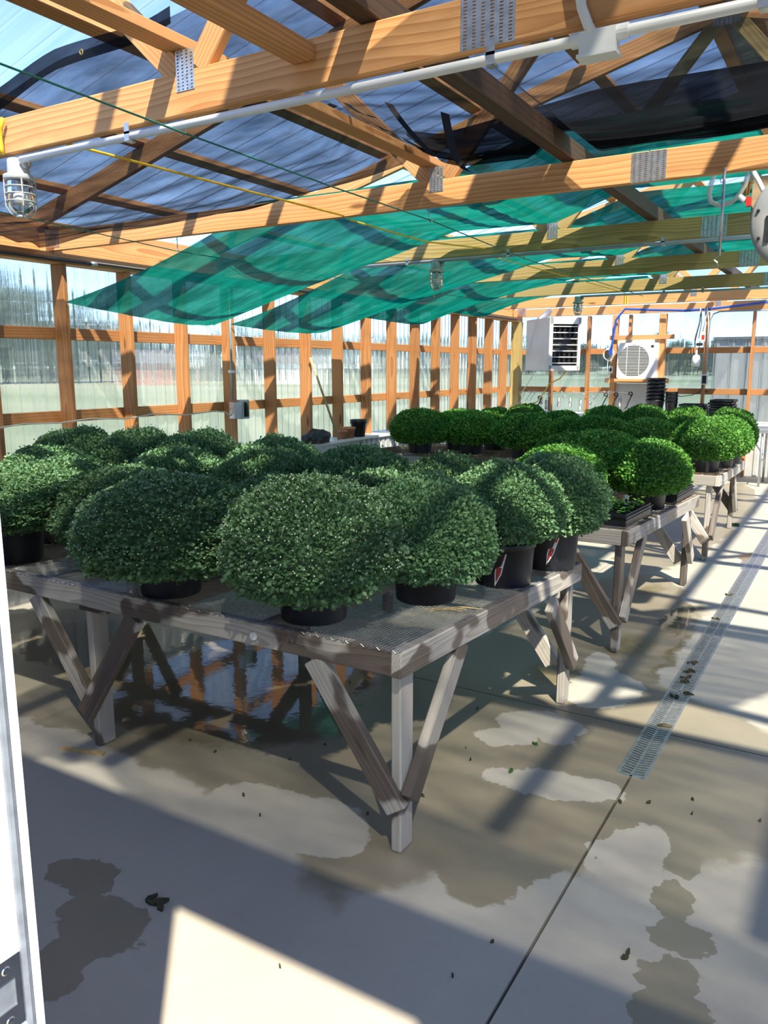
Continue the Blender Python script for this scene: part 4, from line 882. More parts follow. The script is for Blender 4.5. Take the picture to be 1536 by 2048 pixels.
for X, Y, d, zt_, lb_ in ((-4.127, 3.005, 0.66, 1.201, 'second-row mum behind the one next to the white door frame'), (-4.511, 3.499, 0.67, 1.261, 'back-row mum nearest the left wall on the fine-mesh bench'), (-3.955, 3.528, 0.65, 1.275, 'back-row mum beside the one nearest the left wall'),
                          (-3.417, 3.529, 0.63, 1.285, 'back-row mum below the post with the wall conduit'), (-3.132, 3.07, 0.65, 1.236, 'middle-row mum in front of the mum below the conduit post'), (-2.618, 3.13, 0.58, 1.262, 'middle-row mum behind the gap of the feathery and budded mums'),
                          (-2.86, 3.58, 0.61, 1.27, 'back-row mum in front of the dark bag on the ledge'), (-2.21, 3.435, 0.64, 1.261, 'back-row mum in front of the foot of the leaning pole'), (-1.7, 3.44, 0.58, 1.24, 'back-row mum beside the two tagged mums'),
                          (-1.833, 3, 0.53, 1.204, 'mum directly behind the big budded mum'), (-3.705, 2.693, 0.6, 1.185, gl_), (-4.2, 2.35, 0.7, 1.2, gl_)):
    mum(X, Y, 'a', d, zt_, 'g', lb_, GA)
gb_ = 'bright green clipped-looking mum in a black pot on the middle bench'
mum(-1.205, 5.42, 'b', 0.518, 1.185, 'v', 'round bright green mum between the two seedling trays', GB)
mum(-1.731, 5.406, 'b', 0.555, 1.205, 'v', gb_, GB); mum(-1.639, 4.914, 'b', 0.536, 1.171, 'v', gb_, GB); mum(-1.66, 5.98, 'b', 0.564, 1.19, 'v', gb_, GB)
gc_ = 'bright green rounded mum in a black pot in the rows on the back bench'
mum(-1.175, 7.46, 'c', 0.536, 1.22, 'v', 'round sunlit mum at the near aisle corner of the back bench', GC)
mum(-1.12, 8.456, 'c', 0.482, 1.265, 'v', 'round sunlit mum at the far aisle corner of the back bench', GC)
mum(-4.1, 7.58, 'c', 0.618, 1.222, 'v', 'mum with leaves trailing over its pot at the wall end of the back bench', GC)
mum(-1.13, 7.98, 'c', 0.536, 1.215, 'v', 'mum between the two aisle corner mums of the back bench', GC)
for X, Y, d, zt_ in ((-3.97, 8.217, 0.536, 1.191), (-3.615, 7.849, 0.573, 1.2), (-3.638, 8.535, 0.482, 1.202), (-2.95, 7.683, 0.618, 1.2), (-3.224, 8.431, 0.482, 1.257), (-2.788, 8.338, 0.509, 1.2), (-2.364, 8.47, 0.482, 1.254), (-2.166, 7.619, 0.582, 1.2),
                     (-1.932, 8.411, 0.5, 1.276), (-1.663, 7.518, 0.536, 1.2), (-1.526, 8.542, 0.464, 1.267), (-2.524, 7.92, 0.455, 1.169)):
    mum(X, Y, 'c', d, zt_, 'v', gc_, GC)

# ------------------------------------------------------------------ seedling trays
def seedtray(X, Y, z, L, W_, rot, label, seed):
    t = thing('seedling_tray', label, 'seed tray', (X, Y, z), 'seedling trays', rot); Mw = WORLD[t]; rnd = random.Random(seed)
    mb = MB(); h = 0.06
    for s in (-1, 1):
        mb.box((s * W_ / 2 - 0.003, -L / 2, 0), (s * W_ / 2 + 0.003, L / 2, h)); mb.box((-W_ / 2, s * L / 2 - 0.003, 0), (W_ / 2, s * L / 2 + 0.003, h))
        mb.box((s * (W_ / 2 + 0.006) - 0.009, -L / 2 - 0.012, h - 0.004), (s * (W_ / 2 + 0.006) + 0.009, L / 2 + 0.012, h)); mb.box((-W_ / 2, s * (L / 2 + 0.006) - 0.009, h - 0.004), (W_ / 2, s * (L / 2 + 0.006) + 0.009, h))
        mb.box((s * (W_ / 2 + 0.004) - 0.005, -L / 2, h * 0.6), (s * (W_ / 2 + 0.004) + 0.005, L / 2, h * 0.66))
    mb.box((-W_ / 2, -L / 2, 0), (W_ / 2, L / 2, 0.004)); part('tray', mb, 'black_plastic', t, M=Mw)
    mb = MB(); nx, ny = 3, 6
    for i in range(nx + 1): x = -W_ / 2 + W_ * i / nx; mb.box((x - 0.002, -L / 2 + 0.005, 0.004), (x + 0.002, L / 2 - 0.005, h + 0.012))
    for j in range(ny + 1): y = -L / 2 + L * j / ny; mb.box((-W_ / 2 + 0.005, y - 0.002, 0.004), (W_ / 2 - 0.005, y + 0.002, h + 0.012))
    part('cell_insert', mb, 'black_plastic', t, M=Mw)
    mb = MB(); mb.box((-W_ / 2 + 0.004, -L / 2 + 0.004, 0.004), (W_ / 2 - 0.004, L / 2 - 0.004, h - 0.006)); part('soil', mb, 'soil', t, M=Mw)
    for i in range(nx):
        for j in range(ny):
            mb = MB(); cx = -W_ / 2 + W_ * (i + 0.5) / nx; cy = -L / 2 + L * (j + 0.5) / ny
            for k in range(11):
                a = rnd.uniform(0, 6.28); r = rnd.uniform(0.006, 0.03); p = Vector((cx + r * math.cos(a), cy + r * math.sin(a), h + rnd.uniform(0.005, 0.05))); u = Vector((math.cos(a), math.sin(a), rnd.uniform(-0.2, 0.5))).normalized(); s_ = Vector((-math.sin(a), math.cos(a), 0)); q = rnd.uniform(0.010, 0.018)
                mb.add([p - u * q, p + s_ * q * 0.7, p + u * q * 0.3 + s_ * q * 0.6, p + u * q, p + u * q * 0.3 - s_ * q * 0.6, p - s_ * q * 0.7], [(0, 1, 2, 3), (0, 3, 4, 5)])
            mb.tube([(cx, cy, h - 0.008), (cx, cy, h + 0.03)], 0.002, 4); part('seedling', mb, 'seedling', t, M=Mw)
    for (x, y) in ((-W_ * 0.15, -L * 0.36), (W_ * 0.1, L * 0.2)):
        mb = MB(); mb.box((x - 0.011, y - 0.0008, h - 0.03), (x + 0.011, y + 0.0008, h + 0.072)); tg = part('plant_tag', mb, 'white_tag', t, M=Mw)
        mb = MB(); mb.box((x - 0.007, y - 0.0014, h + 0.02), (x + 0.007, y - 0.0009, h + 0.045)); part('tag_print', mb, 'dark_metal', tg, M=Mw)
    return t
seedtray(-1.235, 4.79, TABLES['b'](4.79) + 0.014, 0.50, 0.27, math.radians(-3), 'black tray of bright green seedlings at the near end of the middle bench', 3)
seedtray(-1.18, 5.98, TABLES['b'](5.98) + 0.014, 0.50, 0.25, math.radians(-2), 'black seedling tray with pale blooms at the far end of the middle bench', 5)

# ------------------------------------------------------------------ end wall equipment
HC = Vector((-4.35, 12.43, 1.60)); hz = math.radians(43)
t = thing('unit_heater', 'grey box unit heater with black louvres hanging in the far corner', 'heater', HC, rotz=hz); Mh = WORLD[t]
# local: -Y is the louvred front after rotation, -X the plain side
hw, hd, hh = 0.25, 0.46, 0.80
mb = MB()
for s in (-1, 1): mb.box((s * hw - 0.01, -hd, 0), (s * hw + 0.01, hd, hh), Mh)
mb.box((-hw, -hd, 0), (hw, hd, 0.02), Mh); mb.box((-hw, -hd, hh - 0.02), (hw, hd, hh), Mh); mb.box((-hw, hd - 0.02, 0), (hw, hd, hh), Mh)
mb.box((-hw - 0.01, -hd - 0.01, 0), (-hw + 0.05, -hd + 0.005, hh), Mh); mb.box((hw - 0.04, -hd - 0.01, 0), (hw + 0.01, -hd + 0.005, hh), Mh); mb.box((-hw, -hd - 0.01, 0), (hw, -hd + 0.005, 0.075), Mh); mb.box((-hw, -hd - 0.01, hh - 0.10), (hw, -hd + 0.005, hh), Mh)
part('cabinet', mb, 'heater_grey', t)
mb = MB(); mb.box((-hw + 0.03, -hd + 0.10, 0.05), (hw - 0.03, -hd + 0.12, hh - 0.05), Mh); part('burner_back', mb, 'dark_metal', t)
for k in range(7):
    zz = 0.075 + (hh - 0.175) * (k + 0.35) / 6.8; mb = MB(); mb.box((-hw + 0.05, -hd - 0.004, zz), (hw - 0.04, -hd + 0.012, zz + 0.012), Mh); part('louvre', mb, 'white_plastic', t)
for row in (0.16, 0.25, 0.54, 0.62):
    for k in range(5):
        mb = MB(); x = -hw + 0.085 + k * 0.083; mb.tube([Mh @ Vector((x, -hd + 0.05, row - 0.03)), Mh @ Vector((x + 0.015, -hd + 0.04, row)), Mh @ Vector((x, -hd + 0.05, row + 0.05))], 0.022, 8); part('heat_tube', mb, 'cable_black', t, smooth=True)
for sx, sy in ((-1, -1), (1, -1), (-1, 1), (1, 1)):
    mb = MB(); q = Mh @ Vector((sx * 0.2, sy * 0.36, hh)); mb.tube([q, Vector((q.x, q.y, 2.60))], 0.005, 6); part('hanger_rod', mb, 'galvanised', t)
mb = MB(); q = Mh @ Vector((-0.1, 0.3, hh - 0.05)); mb.tube([q, q + Vector((0, 0, 0.06)), q + Vector((0.03, 0.12, 0.12)), q + Vector((0.05, 0.3, 0.2))], 0.05, 14); part('flue', mb, 'galvanised', t, smooth=True)
mb = MB(); mb.tube([at(1072, 740, Y=12.3), at(1060, 760, Y=12.5), at(1040, 790, Y=13.0)], 0.008, 6); tag(part('cable', mb, 'cable_cream', None, smooth=True), 'grey cable slanting down from the unit heater to the corner', 'cable')
mb = MB(); mb.tube([at(x, y, Y=12.5) for x, y in ((1133, 742), (1120, 757), (1098, 768), (1088, 785), (1075, 803), (1060, 810), (1048, 806))], 0.011, 8); tag(part('gas_hose', mb, 'cable_yellow', None, smooth=True), 'yellow flexible gas hose curving down from the unit heater', 'hose')

# window cooler
y0 = 12.86; A = at(1236, 686, Y=y0); Bq = at(1313, 684, Y=y0); Cq = at(1312, 758, Y=y0); x0, x1, z0, z1 = A.x, Bq.x, Cq.z, A.z
t = thing('air_conditioner', 'white air conditioner with a round slatted grille set in the end wall', 'air conditioner', ((x0 + x1) / 2, y0, z0))
mb = MB(); fr_ = 0.03
mb.box((x0, y0 + 0.02, z0), (x1, 13.15, z1)); part('case', mb, 'white_plastic', t)
cx, cz, R_ = x0 + 0.25, (z0 + z1) / 2, 0.245
mb = MB(); n = 48; ring = []
def sq(a):
    c_, s_ = math.cos(a), math.sin(a); ex = (x1 - cx) if c_ > 0 else (cx - x0); ez = (z1 - cz); k_ = min(ex / abs(c_) if abs(c_) > 1e-6 else 9, ez / abs(s_) if abs(s_) > 1e-6 else 9); return (cx + c_ * k_, cz + s_ * k_)
vs = []
for k in range(n):
    a = 2 * math.pi * k / n; px2, pz2 = sq(a); r = min(R_, math.hypot(px2 - cx, pz2 - cz) - 0.012); vs += [(px2, y0, pz2), (cx + r * math.cos(a), y0, cz + r * math.sin(a)), (cx + r * math.cos(a), y0 + 0.02, cz + r * math.sin(a)), (px2, y0 + 0.02, pz2)]
fs = []
for k in range(n):
    a_, b_ = 4 * k, 4 * ((k + 1) % n); fs += [(a_, b_, b_ + 1, a_ + 1), (a_ + 1, b_ + 1, b_ + 2, a_ + 2), (a_ + 3, b_ + 3, b_, a_)]
mb.add(vs, fs); part('front_panel', mb, 'white_plastic', t)
mb = MB(); mb.lathe([(0, 0), (R_, 0)], 40, M=T(cx, y0 + 0.019, cz) @ Matrix.Rotation(math.pi / 2, 4, 'X')); part('fan_recess', mb, 'dark_metal', t)
for k in range(21):
    zz = cz - R_ + 2 * R_ * (k + 0.5) / 21; hw2 = math.sqrt(max(0, R_ * R_ - (zz - cz) ** 2)); hw2 = max(0.02, hw2); mb = MB(); xa = max(x0 + 0.012, cx - hw2); mb.box((xa, y0 - 0.004, zz - 0.004), (min(cx + hw2, x1 - 0.02), y0 + 0.006, zz + 0.004)); part('grille_slat', mb, 'white_plastic', t)
mb = MB()
for dx in (-0.10, 0.09): mb.box((cx + dx - 0.003, y0 - 0.006, cz - R_ * 0.9), (cx + dx + 0.003, y0 + 0.006, cz + R_ * 0.9))
part('grille_rib', mb, 'white_plastic', t)
mb = MB(); mb.box((x1 - 0.075, y0 - 0.003, z1 - 0.075), (x1 - 0.035, y0 + 0.001, z1 - 0.04)); part('badge', mb, 'dark_metal', t)
tag(board('shelf_board', (x0 - 0.02, 12.93, z0 - 0.022), (x1 + 0.06, 12.93, z0 - 0.022), 0.26, 0.04, 'pine'), 'pine shelf board carrying the air conditioner', 'shelf')

# blue water pipe, wires and small boxes on the end wall
bp = [at(x, y, Y=12.98) for x, y in ((1222, 706), (1224, 690), (1228, 665), (1232, 640), (1250, 618), (1300, 620), (1370, 621), (1420, 618), (1480, 611), (1545, 603))]
mb = MB(); mb.tube(bp, 0.017, 8); tag(part('water_pipe', mb, 'blue_pipe', None, smooth=True), 'blue water pipe running along the end wall tie beam', 'pipe')
mb = MB(); mb.box((bp[0].x - 0.03, 12.95, bp[0].z - 0.03), (bp[0].x + 0.02, 13.0, bp[0].z + 0.06)); tag(part('pipe_valve', mb, 'blue_pipe', None), 'blue valve on the cooler frame below the water pipe', 'valve')
p = at(1214, 709, Y=13.0); mb = MB()
for k in range(4):
    r = 0.075 + 0.01 * k; mb.tube([(p.x + 0.8 * r * math.cos(a) + 0.01 * k, 13.0 + 0.006 * k, p.z + r * math.sin(a)) for a in [2 * math.pi * i / 20 for i in range(21)]], 0.005, 6, False)
mb.tube([(p.x, 13.01, p.z + 0.08), (p.x + 0.05, 13.02, p.z + 0.12)], 0.005, 6); mb.tube([(p.x + 0.02, 13.0, p.z - 0.08), (p.x + 0.01, 13.0, p.z - 0.45)], 0.004, 6)
tag(part('cable_coil', mb, 'white_plastic', None, smooth=True), 'white cable coiled beside the air conditioner', 'cable')
p = at(1222, 740, Y=13.0); mb = MB(); mb.box((p.x - 0.03, 12.98, p.z - 0.05), (p.x + 0.03, 13.02, p.z + 0.06)); mb.cur = 1; mb.box((p.x - 0.014, 12.97, p.z - 0.02), (p.x + 0.014, 12.98, p.z + 0.03)); tag(part('switch_box', mb, ['white_plastic', 'dark_metal'], None), 'white switch box on the post beside the air conditioner', 'switch')
# bundle of wires beside the end wall post
t = thing('wire_bundle', 'bundle of white and dark wires dangling beside an end wall post', 'wires', at(1405, 700, Y=13.0))
rnd = random.Random(4)
for k in range(9):
    xa = 1402 + rnd.uniform(-3, 14); xb = xa + rnd.uniform(-14, 2); yb = rnd.uniform(668, 700); mb = MB(); mb.tube([at(xa, 616, Y=12.94), at((xa + xb) / 2 + 3, 645, Y=12.94), at(xb, yb, Y=12.97)], 0.006, 6); part('wire', mb, 'white_plastic' if k % 3 else 'cable_black', t, smooth=True)
mb = MB(); mb.tube([at(1401, 640, Y=12.97), at(1393, 665, Y=12.97), at(1389, 689, Y=12.97)], 0.006, 6); part('wire', mb, 'cable_black', t, smooth=True)
p = at(1405, 676, Y=12.95); mb = MB(); mb.box((p.x - 0.035, 12.94, p.z - 0.05), (p.x + 0.035, 12.98, p.z + 0.09)); part('control_box', mb, 'white_plastic', t); mb = MB(); mb.box((p.x - 0.01, 12.935, p.z - 0.02), (p.x + 0.03, 12.94, p.z + 0.045)); part('red_cover', mb, 'signal_red', t)
p = at(1401, 690, Y=12.96); mb = MB(); mb.box((p.x - 0.06, 12.94, p.z - 0.012), (p.x + 0.03, 12.97, p.z + 0.03)); part('connector', mb, 'dark_metal', t)
p = at(1392, 722, Y=12.96); mb = MB(); mb.tube([(p.x, 12.96, p.z + 0.15), (p.x + 0.03, 12.965, p.z + 0.3)], 0.004, 6); mb.lathe([(0, 0.16), (0.012, 0.16), (0.014, 0.10), (0.05, 0.075), (0.062, 0.02), (0.058, -0.08), (0.0, -0.09)], 18, (p.x, 12.96, p.z)); tag(part('hanging_float', mb, 'white_plastic', None, smooth=True), 'pale drop-shaped plastic float hanging under the wire bundle', 'float')
t = thing('conduit', 'pale conduit bending from the end wall beam down to an outlet', 'conduit', at(1410, 760, Y=13.03)); cp = [at(x, y, Y=13.02) for x, y in ((1545, 620), (1470, 622), (1440, 623), (1427, 628), (1421, 640), (1418, 670), (1414, 715), (1411, 748))]
mb = MB(); mb.tube(cp, 0.012, 8); part('pipe', mb, 'pvc_grey', t, smooth=True)
p = at(1409, 759, Y=13.02); mb = MB(); mb.box((p.x - 0.045, 12.99, p.z - 0.075), (p.x + 0.045, 13.05, p.z + 0.075)); part('outlet_box', mb, 'white_plastic', t); mb = MB(); mb.box((p.x - 0.03, 12.985, p.z - 0.06), (p.x + 0.03, 12.99, p.z + 0.06)); part('outlet_face', mb, 'dark_metal', t)
mb = MB(); mb.tube([at(x, y, Y=13.0) for x, y in ((1406, 770), (1400, 783), (1385, 790), (1362, 793), (1340, 789))], 0.006, 6); tag(part('cable', mb, 'cable_black', None, smooth=True), 'black cable drooping from the outlet along the end wall', 'cable')
p = at(1250, 598, Y=TY[5] - 0.01); mb = MB()
for dx in (0, 0.03): mb.tube([(p.x + dx, TY[5] - 0.006, ZT + 0.14), (p.x + dx, TY[5] - 0.006, ZT)], 0.007, 6)
tag(part('rope', mb, 'yellow_rope', None), 'two yellow rope turns round the truss in front of the end wall', 'rope')

# hooks and springs hung along the end wall girt
mb = MB(); mb.tube([at(x, y, Y=13.0) for x, y in ((1038, 784), (1110, 787), (1170, 784), (1225, 784), (1265, 786))], 0.003, 5); tag(part('hook_wire', mb, 'galvanised', None), 'wire stretched along the end wall girt for hanging hooks', 'wire')
hk = [(1043, 785, 22, 0), (1056, 784, 18, 0), (1064, 784, 18, 0), (1076, 796, 28, 1), (1083, 786, 26, 2), (1093, 790, 34, 2), (1118, 786, 32, 2), (1124, 794, 22, 0), (1141, 786, 32, 2), (1162, 790, 34, 2), (1180, 796, 22, 2), (1189, 788, 18, 0), (1195, 786, 22, 0), (1203, 786, 24, 0), (1216, 785, 20, 0), (1208, 790, 24, 1), (1228, 790, 24, 1), (1241, 788, 28, 2), (1257, 788, 28, 1)]
lb = {0: 'plain bent wire S hook hanging along the end wall girt', 1: 'black curved hook hanging along the end wall girt', 2: 'grey spring hanger with a hooked top hanging along the end wall girt'}
for ih, (px, py, L_, kd) in enumerate(hk):
    YH = (12.955, 12.985, 13.015)[ih % 3]; k_ = 1 / 120.0; p = at(px, py, Y=YH); l = L_ * k_; mb = MB()
    top = [(p.x + 0.03 - 0.03 * math.cos(a), YH, p.z + 0.03 * math.sin(a)) for a in [math.pi * (1 - i / 6) for i in range(7)]][::-1]
    if kd == 2:
        mb.tube([(p.x + 0.06, YH, p.z - 0.02)] + top + [(p.x, YH, p.z - l * 0.2), (p.x, YH, p.z - l)], 0.005, 6); mb.tube([(p.x, YH, p.z - l * 0.3), (p.x, YH, p.z - l * 0.85)], 0.024, 8)
    else:
        mb.tube([(p.x + 0.06, YH, p.z - 0.03)] + top + [(p.x, YH, p.z - l * 0.6), (p.x - 0.02, YH, p.z - l * 0.9), (p.x - 0.05, YH, p.z - l)], 0.005 if kd == 0 else 0.011, 6)
    tag(part('hanging_hook', mb, ['galvanised', 'cable_black', 'galvanised'][kd], None, smooth=True), lb[kd], 'hook', ['wire hooks on the end wall', 'black hooks on the end wall', 'spring hangers on the end wall'][kd])

# counter at the back carrying trays, and the folding table by the end wall
t = thing('work_counter', 'low pale work counter against the end wall behind the mums', 'counter', (-3.0, 12.7, 0))
board('top', (-5.0, 12.72, 0.90), (-1.75, 12.72, 0.90), 0.60, 0.04, 'white_plastic', t)
for X in (-4.9, -3.4, -1.85):
    for Y in (12.48, 12.96): board('leg', (X, Y, 0), (X, Y, 0.88), 0.06, 0.06, 'weathered', t, up=(1, 0, 0))
zc = 0.92
p = at(1310, 800, Y=12.6); mb = MB()
for k in range(7):
    z_ = zc + k * 0.055; mb.lathe([(0.10, 0.0), (0.135, 0.22), (0.145, 0.225), (0.145, 0.24), (0.13, 0.235), (0.095, 0.01)], 18, (p.x, 12.62, z_))
tag(part('pot_stack', mb, 'black_plastic', None, smooth=True), 'tall nested stack of dark plastic pots in front of the air conditioner shelf', 'pots')
mb = MB(); p = at(1322, 805, Y=12.6)
for k in range(4): mb.lathe([(0.07, 0.0), (0.09, 0.2), (0.095, 0.205), (0.095, 0.215), (0.088, 0.21), (0.068, 0.01)], 16, (p.x + 0.16, 12.56, zc + k * 0.05))
tag(part('pot_stack', mb, 'black_plastic', None, smooth=True), 'short nested stack of dark plastic pots beside the taller stack', 'pots')
def traystack(x0, x1, y0, y1, n, dh, label, ribs):
    t = thing('tray_stack', label, 'trays', ((x0 + x1) / 2, (y0 + y1) / 2, zc))
    for k in range(n):
        mb = MB(); z_ = zc + k * dh; j = 0.012 * math.sin(k * 2.3)
        for a, b, c_, d_ in ((x0, x0 + 0.012, y0, y1), (x1 - 0.012, x1, y0, y1), (x0, x1, y0, y0 + 0.012), (x0, x1, y1 - 0.012, y1)): mb.box((a + j, c_, z_), (b + j, d_, z_ + dh * 0.82))
        mb.box((x0 + j, y0, z_), (x1 + j, y1, z_ + 0.006))
        if ribs:
            for i in range(9): xx = x0 + (x1 - x0) * (i + 0.5) / 9; mb.box((xx - 0.006 + j, y0 - 0.01, z_ + 0.004), (xx + 0.006 + j, y0 + 0.002, z_ + dh * 0.8))
        part('tray', mb, 'black_plastic', t)
a, b = at(1362, 800, Y=12.6).x, at(1412, 800, Y=12.6).x; traystack(a, b, 12.5, 12.9, 6, 0.032, 'stack of plain black trays on the end wall counter', False)
a, b = at(1419, 800, Y=12.5).x, at(1466, 800, Y=12.5).x; t = traystack(a, b, 12.45, 12.95, 7, 0.038, 'stack of grey ribbed plant trays on the end wall counter', True)
t = thing('folding_table', 'white folding table with grey metal legs by the end wall', 'table', (-0.6, 12.3, 0)); xa = at(1493, 855, Y=12.2).x
mb = MB(); mb.box((xa, 12.05, 0.80), (0.5, 12.75, 0.845)); mb.box((xa + 0.03, 12.08, 0.75), (0.47, 12.72, 0.80)); part('top', mb, 'white_plastic', t)
for X in (xa + 0.22, 0.28):
    for Y in (12.12, 12.68):
        mb = MB(); mb.tube([(X, Y, 0.0), (X, Y, 0.75)], 0.015, 8); part('leg', mb, 'galvanised', t, smooth=True)
    mb = MB(); mb.tube([(X, 12.12, 0.35), (X, 12.68, 0.35)], 0.01, 8); part('leg_bar', mb, 'galvanised', t)
    mb = MB(); mb.tube([(X, 12.4, 0.42), (X - 0.22 if X < 0 else X + 0.15, 12.4, 0.75)], 0.01, 8); part('leg_strut', mb, 'galvanised', t)

# ------------------------------------------------------------------ things on the left ledge
LZ = 0.851
def ledge_pot(px, py, r, h, mat, label, group=None):
    p = at(px, py, X=-5.02); mb = MB(); mb.lathe([(0, 0.002), (r * 0.72, 0), (r * 0.93, h * 0.78), (r, h * 0.78), (r, h), (r * 0.92, h), (r * 0.85, h * 0.8)], 24, (-5.06, p.y, LZ)); tag(part('flower_pot', mb, mat, None, smooth=True), label, 'pot', group)
ledge_pot(690, 876, 0.066, 0.095, 'terracotta', 'small terracotta pot on the left wall ledge beside the pole')
ledge_pot(704, 874, 0.076, 0.125, 'terracotta', 'taller terracotta pot between the small clay pot and the black pot')
ledge_pot(723, 874, 0.10, 0.20, 'black_plastic', 'tall black plastic pot on the left wall ledge')
a = at(620, 715, X=-5.13); b = at(678, 882, X=-5.0); b.z = LZ + 0.004
mb = MB(); mb.tube([a, b], 0.013, 10); tag(part('pole', mb, 'plywood', None, smooth=True), 'wooden pole leaning on the left wall from the ledge', 'pole')
p = at(640, 884, X=-5.05); mb = MB(); bm = bmesh.new(); bmesh.ops.create_icosphere(bm, subdivisions=3, radius=1.0)
for v in bm.verts:
    n_ = noise.noise(v.co * 2.2); v.co = v.co * (1 + 0.25 * n_); v.co = Vector((v.co.x * 0.12, v.co.y * 0.20, max(-0.05, v.co.z * 0.10)))
me = bpy.data.meshes.new('dark_bag'); bm.to_mesh(me); bm.free(); me.materials.append(MAT['cable_black']); tag(link('plastic_bag', me, T(-5.01, p.y - 0.12, LZ + 0.05)), 'crumpled dark plastic bag on the left wall ledge', 'bag')

# ------------------------------------------------------------------ litter on the floor
def litter(px, py, r, mat, label, group, seed, n=1):
    p = at(px, py, Z=0); rnd = random.Random(seed); mb = MB()
    for k in range(n):
        a = rnd.uniform(0, 6.28); c = Vector((p.x + rnd.uniform(-r, r) * (n > 1), p.y + rnd.uniform(-r, r) * (n > 1), 0.004)); u = Vector((math.cos(a), math.sin(a), 0)); v = Vector((-u.y, u.x, 0)); q = r * rnd.uniform(0.6, 1.0)
        vs = [c - u * q, c - u * q * 0.3 + v * q * 0.42, c + u * q * 0.5 + v * q * 0.3, c + u * q, c + u * q * 0.4 - v * q * 0.38, c - u * q * 0.4 - v * q * 0.3]
        top = [x + Vector((0, 0, rnd.uniform(0.001, 0.012))) for x in vs]; mb.add([x - Vector((0, 0, 0.004)) for x in vs] + top, [(0, 5, 4, 3, 2, 1), (6, 7, 8, 9, 10, 11)] + [(i, (i + 1) % 6, 6 + (i + 1) % 6, 6 + i) for i in range(6)])
    tag(part('leaf_litter', mb, mat, None), label, 'litter', group)
k = 0
for px, py, r in ((1240, 1605, 0.018), (1297, 1607, 0.014), (1385, 1601, 0.009), (1384, 1629, 0.008), (1256, 1908, 0.016), (1250, 1918, 0.012), (955, 1418, 0.011), (932, 1497, 0.008), (941, 1521, 0.008), (845, 1593, 0.012), (580, 1520, 0.010), (487, 1592, 0.012), (560, 1936, 0.007), (650, 1490, 0.010), (984, 1886, 0.006), (905, 1955, 0.006), (700, 1365, 0.010), (380, 1482, 0.012), (1520, 1643, 0.012), (430, 1505, 0.010), (520, 1632, 0.008), (735, 1630, 0.008)):
    litter(px, py, r, 'dry_leaf', 'small dark bit of leaf litter lying on the concrete', 'leaf litter on the floor', k); k += 1
litter(302, 1812, 0.030, 'dry_leaf', 'curled dead sprig on the damp patch inside the door', None, 50, 5)
litter(1022, 1544, 0.018, 'green_leaf', 'green leaf on the concrete near the pale dry patch', None, 51)
litter(1070, 1490, 0.018, 'green_leaf', 'green leaf on the concrete between bench leg and drain', None, 52)
for px, py in ((1368, 1355), (1385, 1325), (1370, 1365), (1378, 1345), (1352, 1395), (1372, 1385), (1432, 1240), (1460, 1190), (1330, 1455)): litter(px, py, 0.025, 'dry_leaf', 'dark wet leaves caught on the drain grate', 'leaves on the drain', 60 + px, 3)
litter(1465, 1050, 0.05, 'green_leaf', 'green weed sprig at the foot of the back bench leg', None, 90, 9)
mb = MB(); a = at(125, 1498, Z=0); b = at(207, 1510, Z=0); d = (b - a); nrm = Vector((-d.y, d.x, 0)).normalized() * 0.014; mb.add([a - nrm, b - nrm * 0.6, b + nrm, a + nrm * 0.3] + [x + Vector((0, 0, 0.012)) for x in (a - nrm, b - nrm * 0.6, b + nrm, a + nrm * 0.3)], [(0, 3, 2, 1), (4, 5, 6, 7), (0, 1, 5, 4), (1, 2, 6, 5), (2, 3, 7, 6), (3, 0, 4, 7)]); tag(part('wood_splinter', mb, 'straw', None), 'flat splinter of wood on the wet floor beside a bench leg', 'wood scrap')
mb = MB()
for k in range(7):
    p = at(850 + 10 * k, 1219 + 3 * math.sin(k), Z=0.748); mb.tube([p, p + Vector((0.05, 0.02, 0.008)), p + Vector((0.09, 0.05, 0.0))], 0.0018, 4)
tag(part('dry_stems', mb, 'straw', None), 'dry straw stems lying on the fine wire mesh of the bench', 'straw')

# ------------------------------------------------------------------ outside: trees, houses, shed
def tree_meshes(seed, nl):
    rnd = random.Random(seed); mb = MB(); bl = [(Vector((rnd.gauss(0, 0.22), rnd.gauss(0, 0.22), rnd.uniform(0.25, 0.85))), rnd.uniform(0.18, 0.32)) for _ in range(12)]
    for k in range(nl):
        c, r = rnd.choice(bl); d = Vector((rnd.gauss(0, 1), rnd.gauss(0, 1), rnd.gauss(0, 1))).normalized(); p = c + d * r * rnd.uniform(0.6, 1.0); u = Vector((rnd.gauss(0, 1), rnd.gauss(0, 1), rnd.gauss(0, 1))).normalized(); v = u.orthogonal().normalized(); s = rnd.uniform(0.02, 0.045)
        mb.add([p - u * s, p + v * s, p + u * s, p - v * s], [(0, 1, 2, 3)])
    crown = mb.mesh('crown', 'tree_leaf'); mb = MB(); mb.tube([(0, 0, 0), (0.01, 0, 0.25), (0, 0.01, 0.6)], [0.035, 0.028, 0.012], 8)
    for k in range(4): a = k * 1.6; mb.tube([(0, 0, 0.2 + 0.06 * k), (0.14 * math.cos(a), 0.14 * math.sin(a), 0.45 + 0.05 * k)], [0.015, 0.006], 6)
    return crown, mb.mesh('trunk', 'bark')
TM = [tree_meshes(100 + k, 2600) for k in range(3)]
rt = random.Random(12); rt_i = 0
def tree(x, y, h, wd, label, group):
    t = thing('tree', label, 'tree', (x, y, -0.12), group); M_ = T(x, y, -0.12) @ Matrix.Rotation(rt.uniform(0, 6.28), 4, 'Z') @ Matrix.Diagonal((wd, wd, h, 1)); c, tr_ = TM[rt.randrange(3)]; link('crown', c, M_, t); link('trunk', tr_, M_, t)
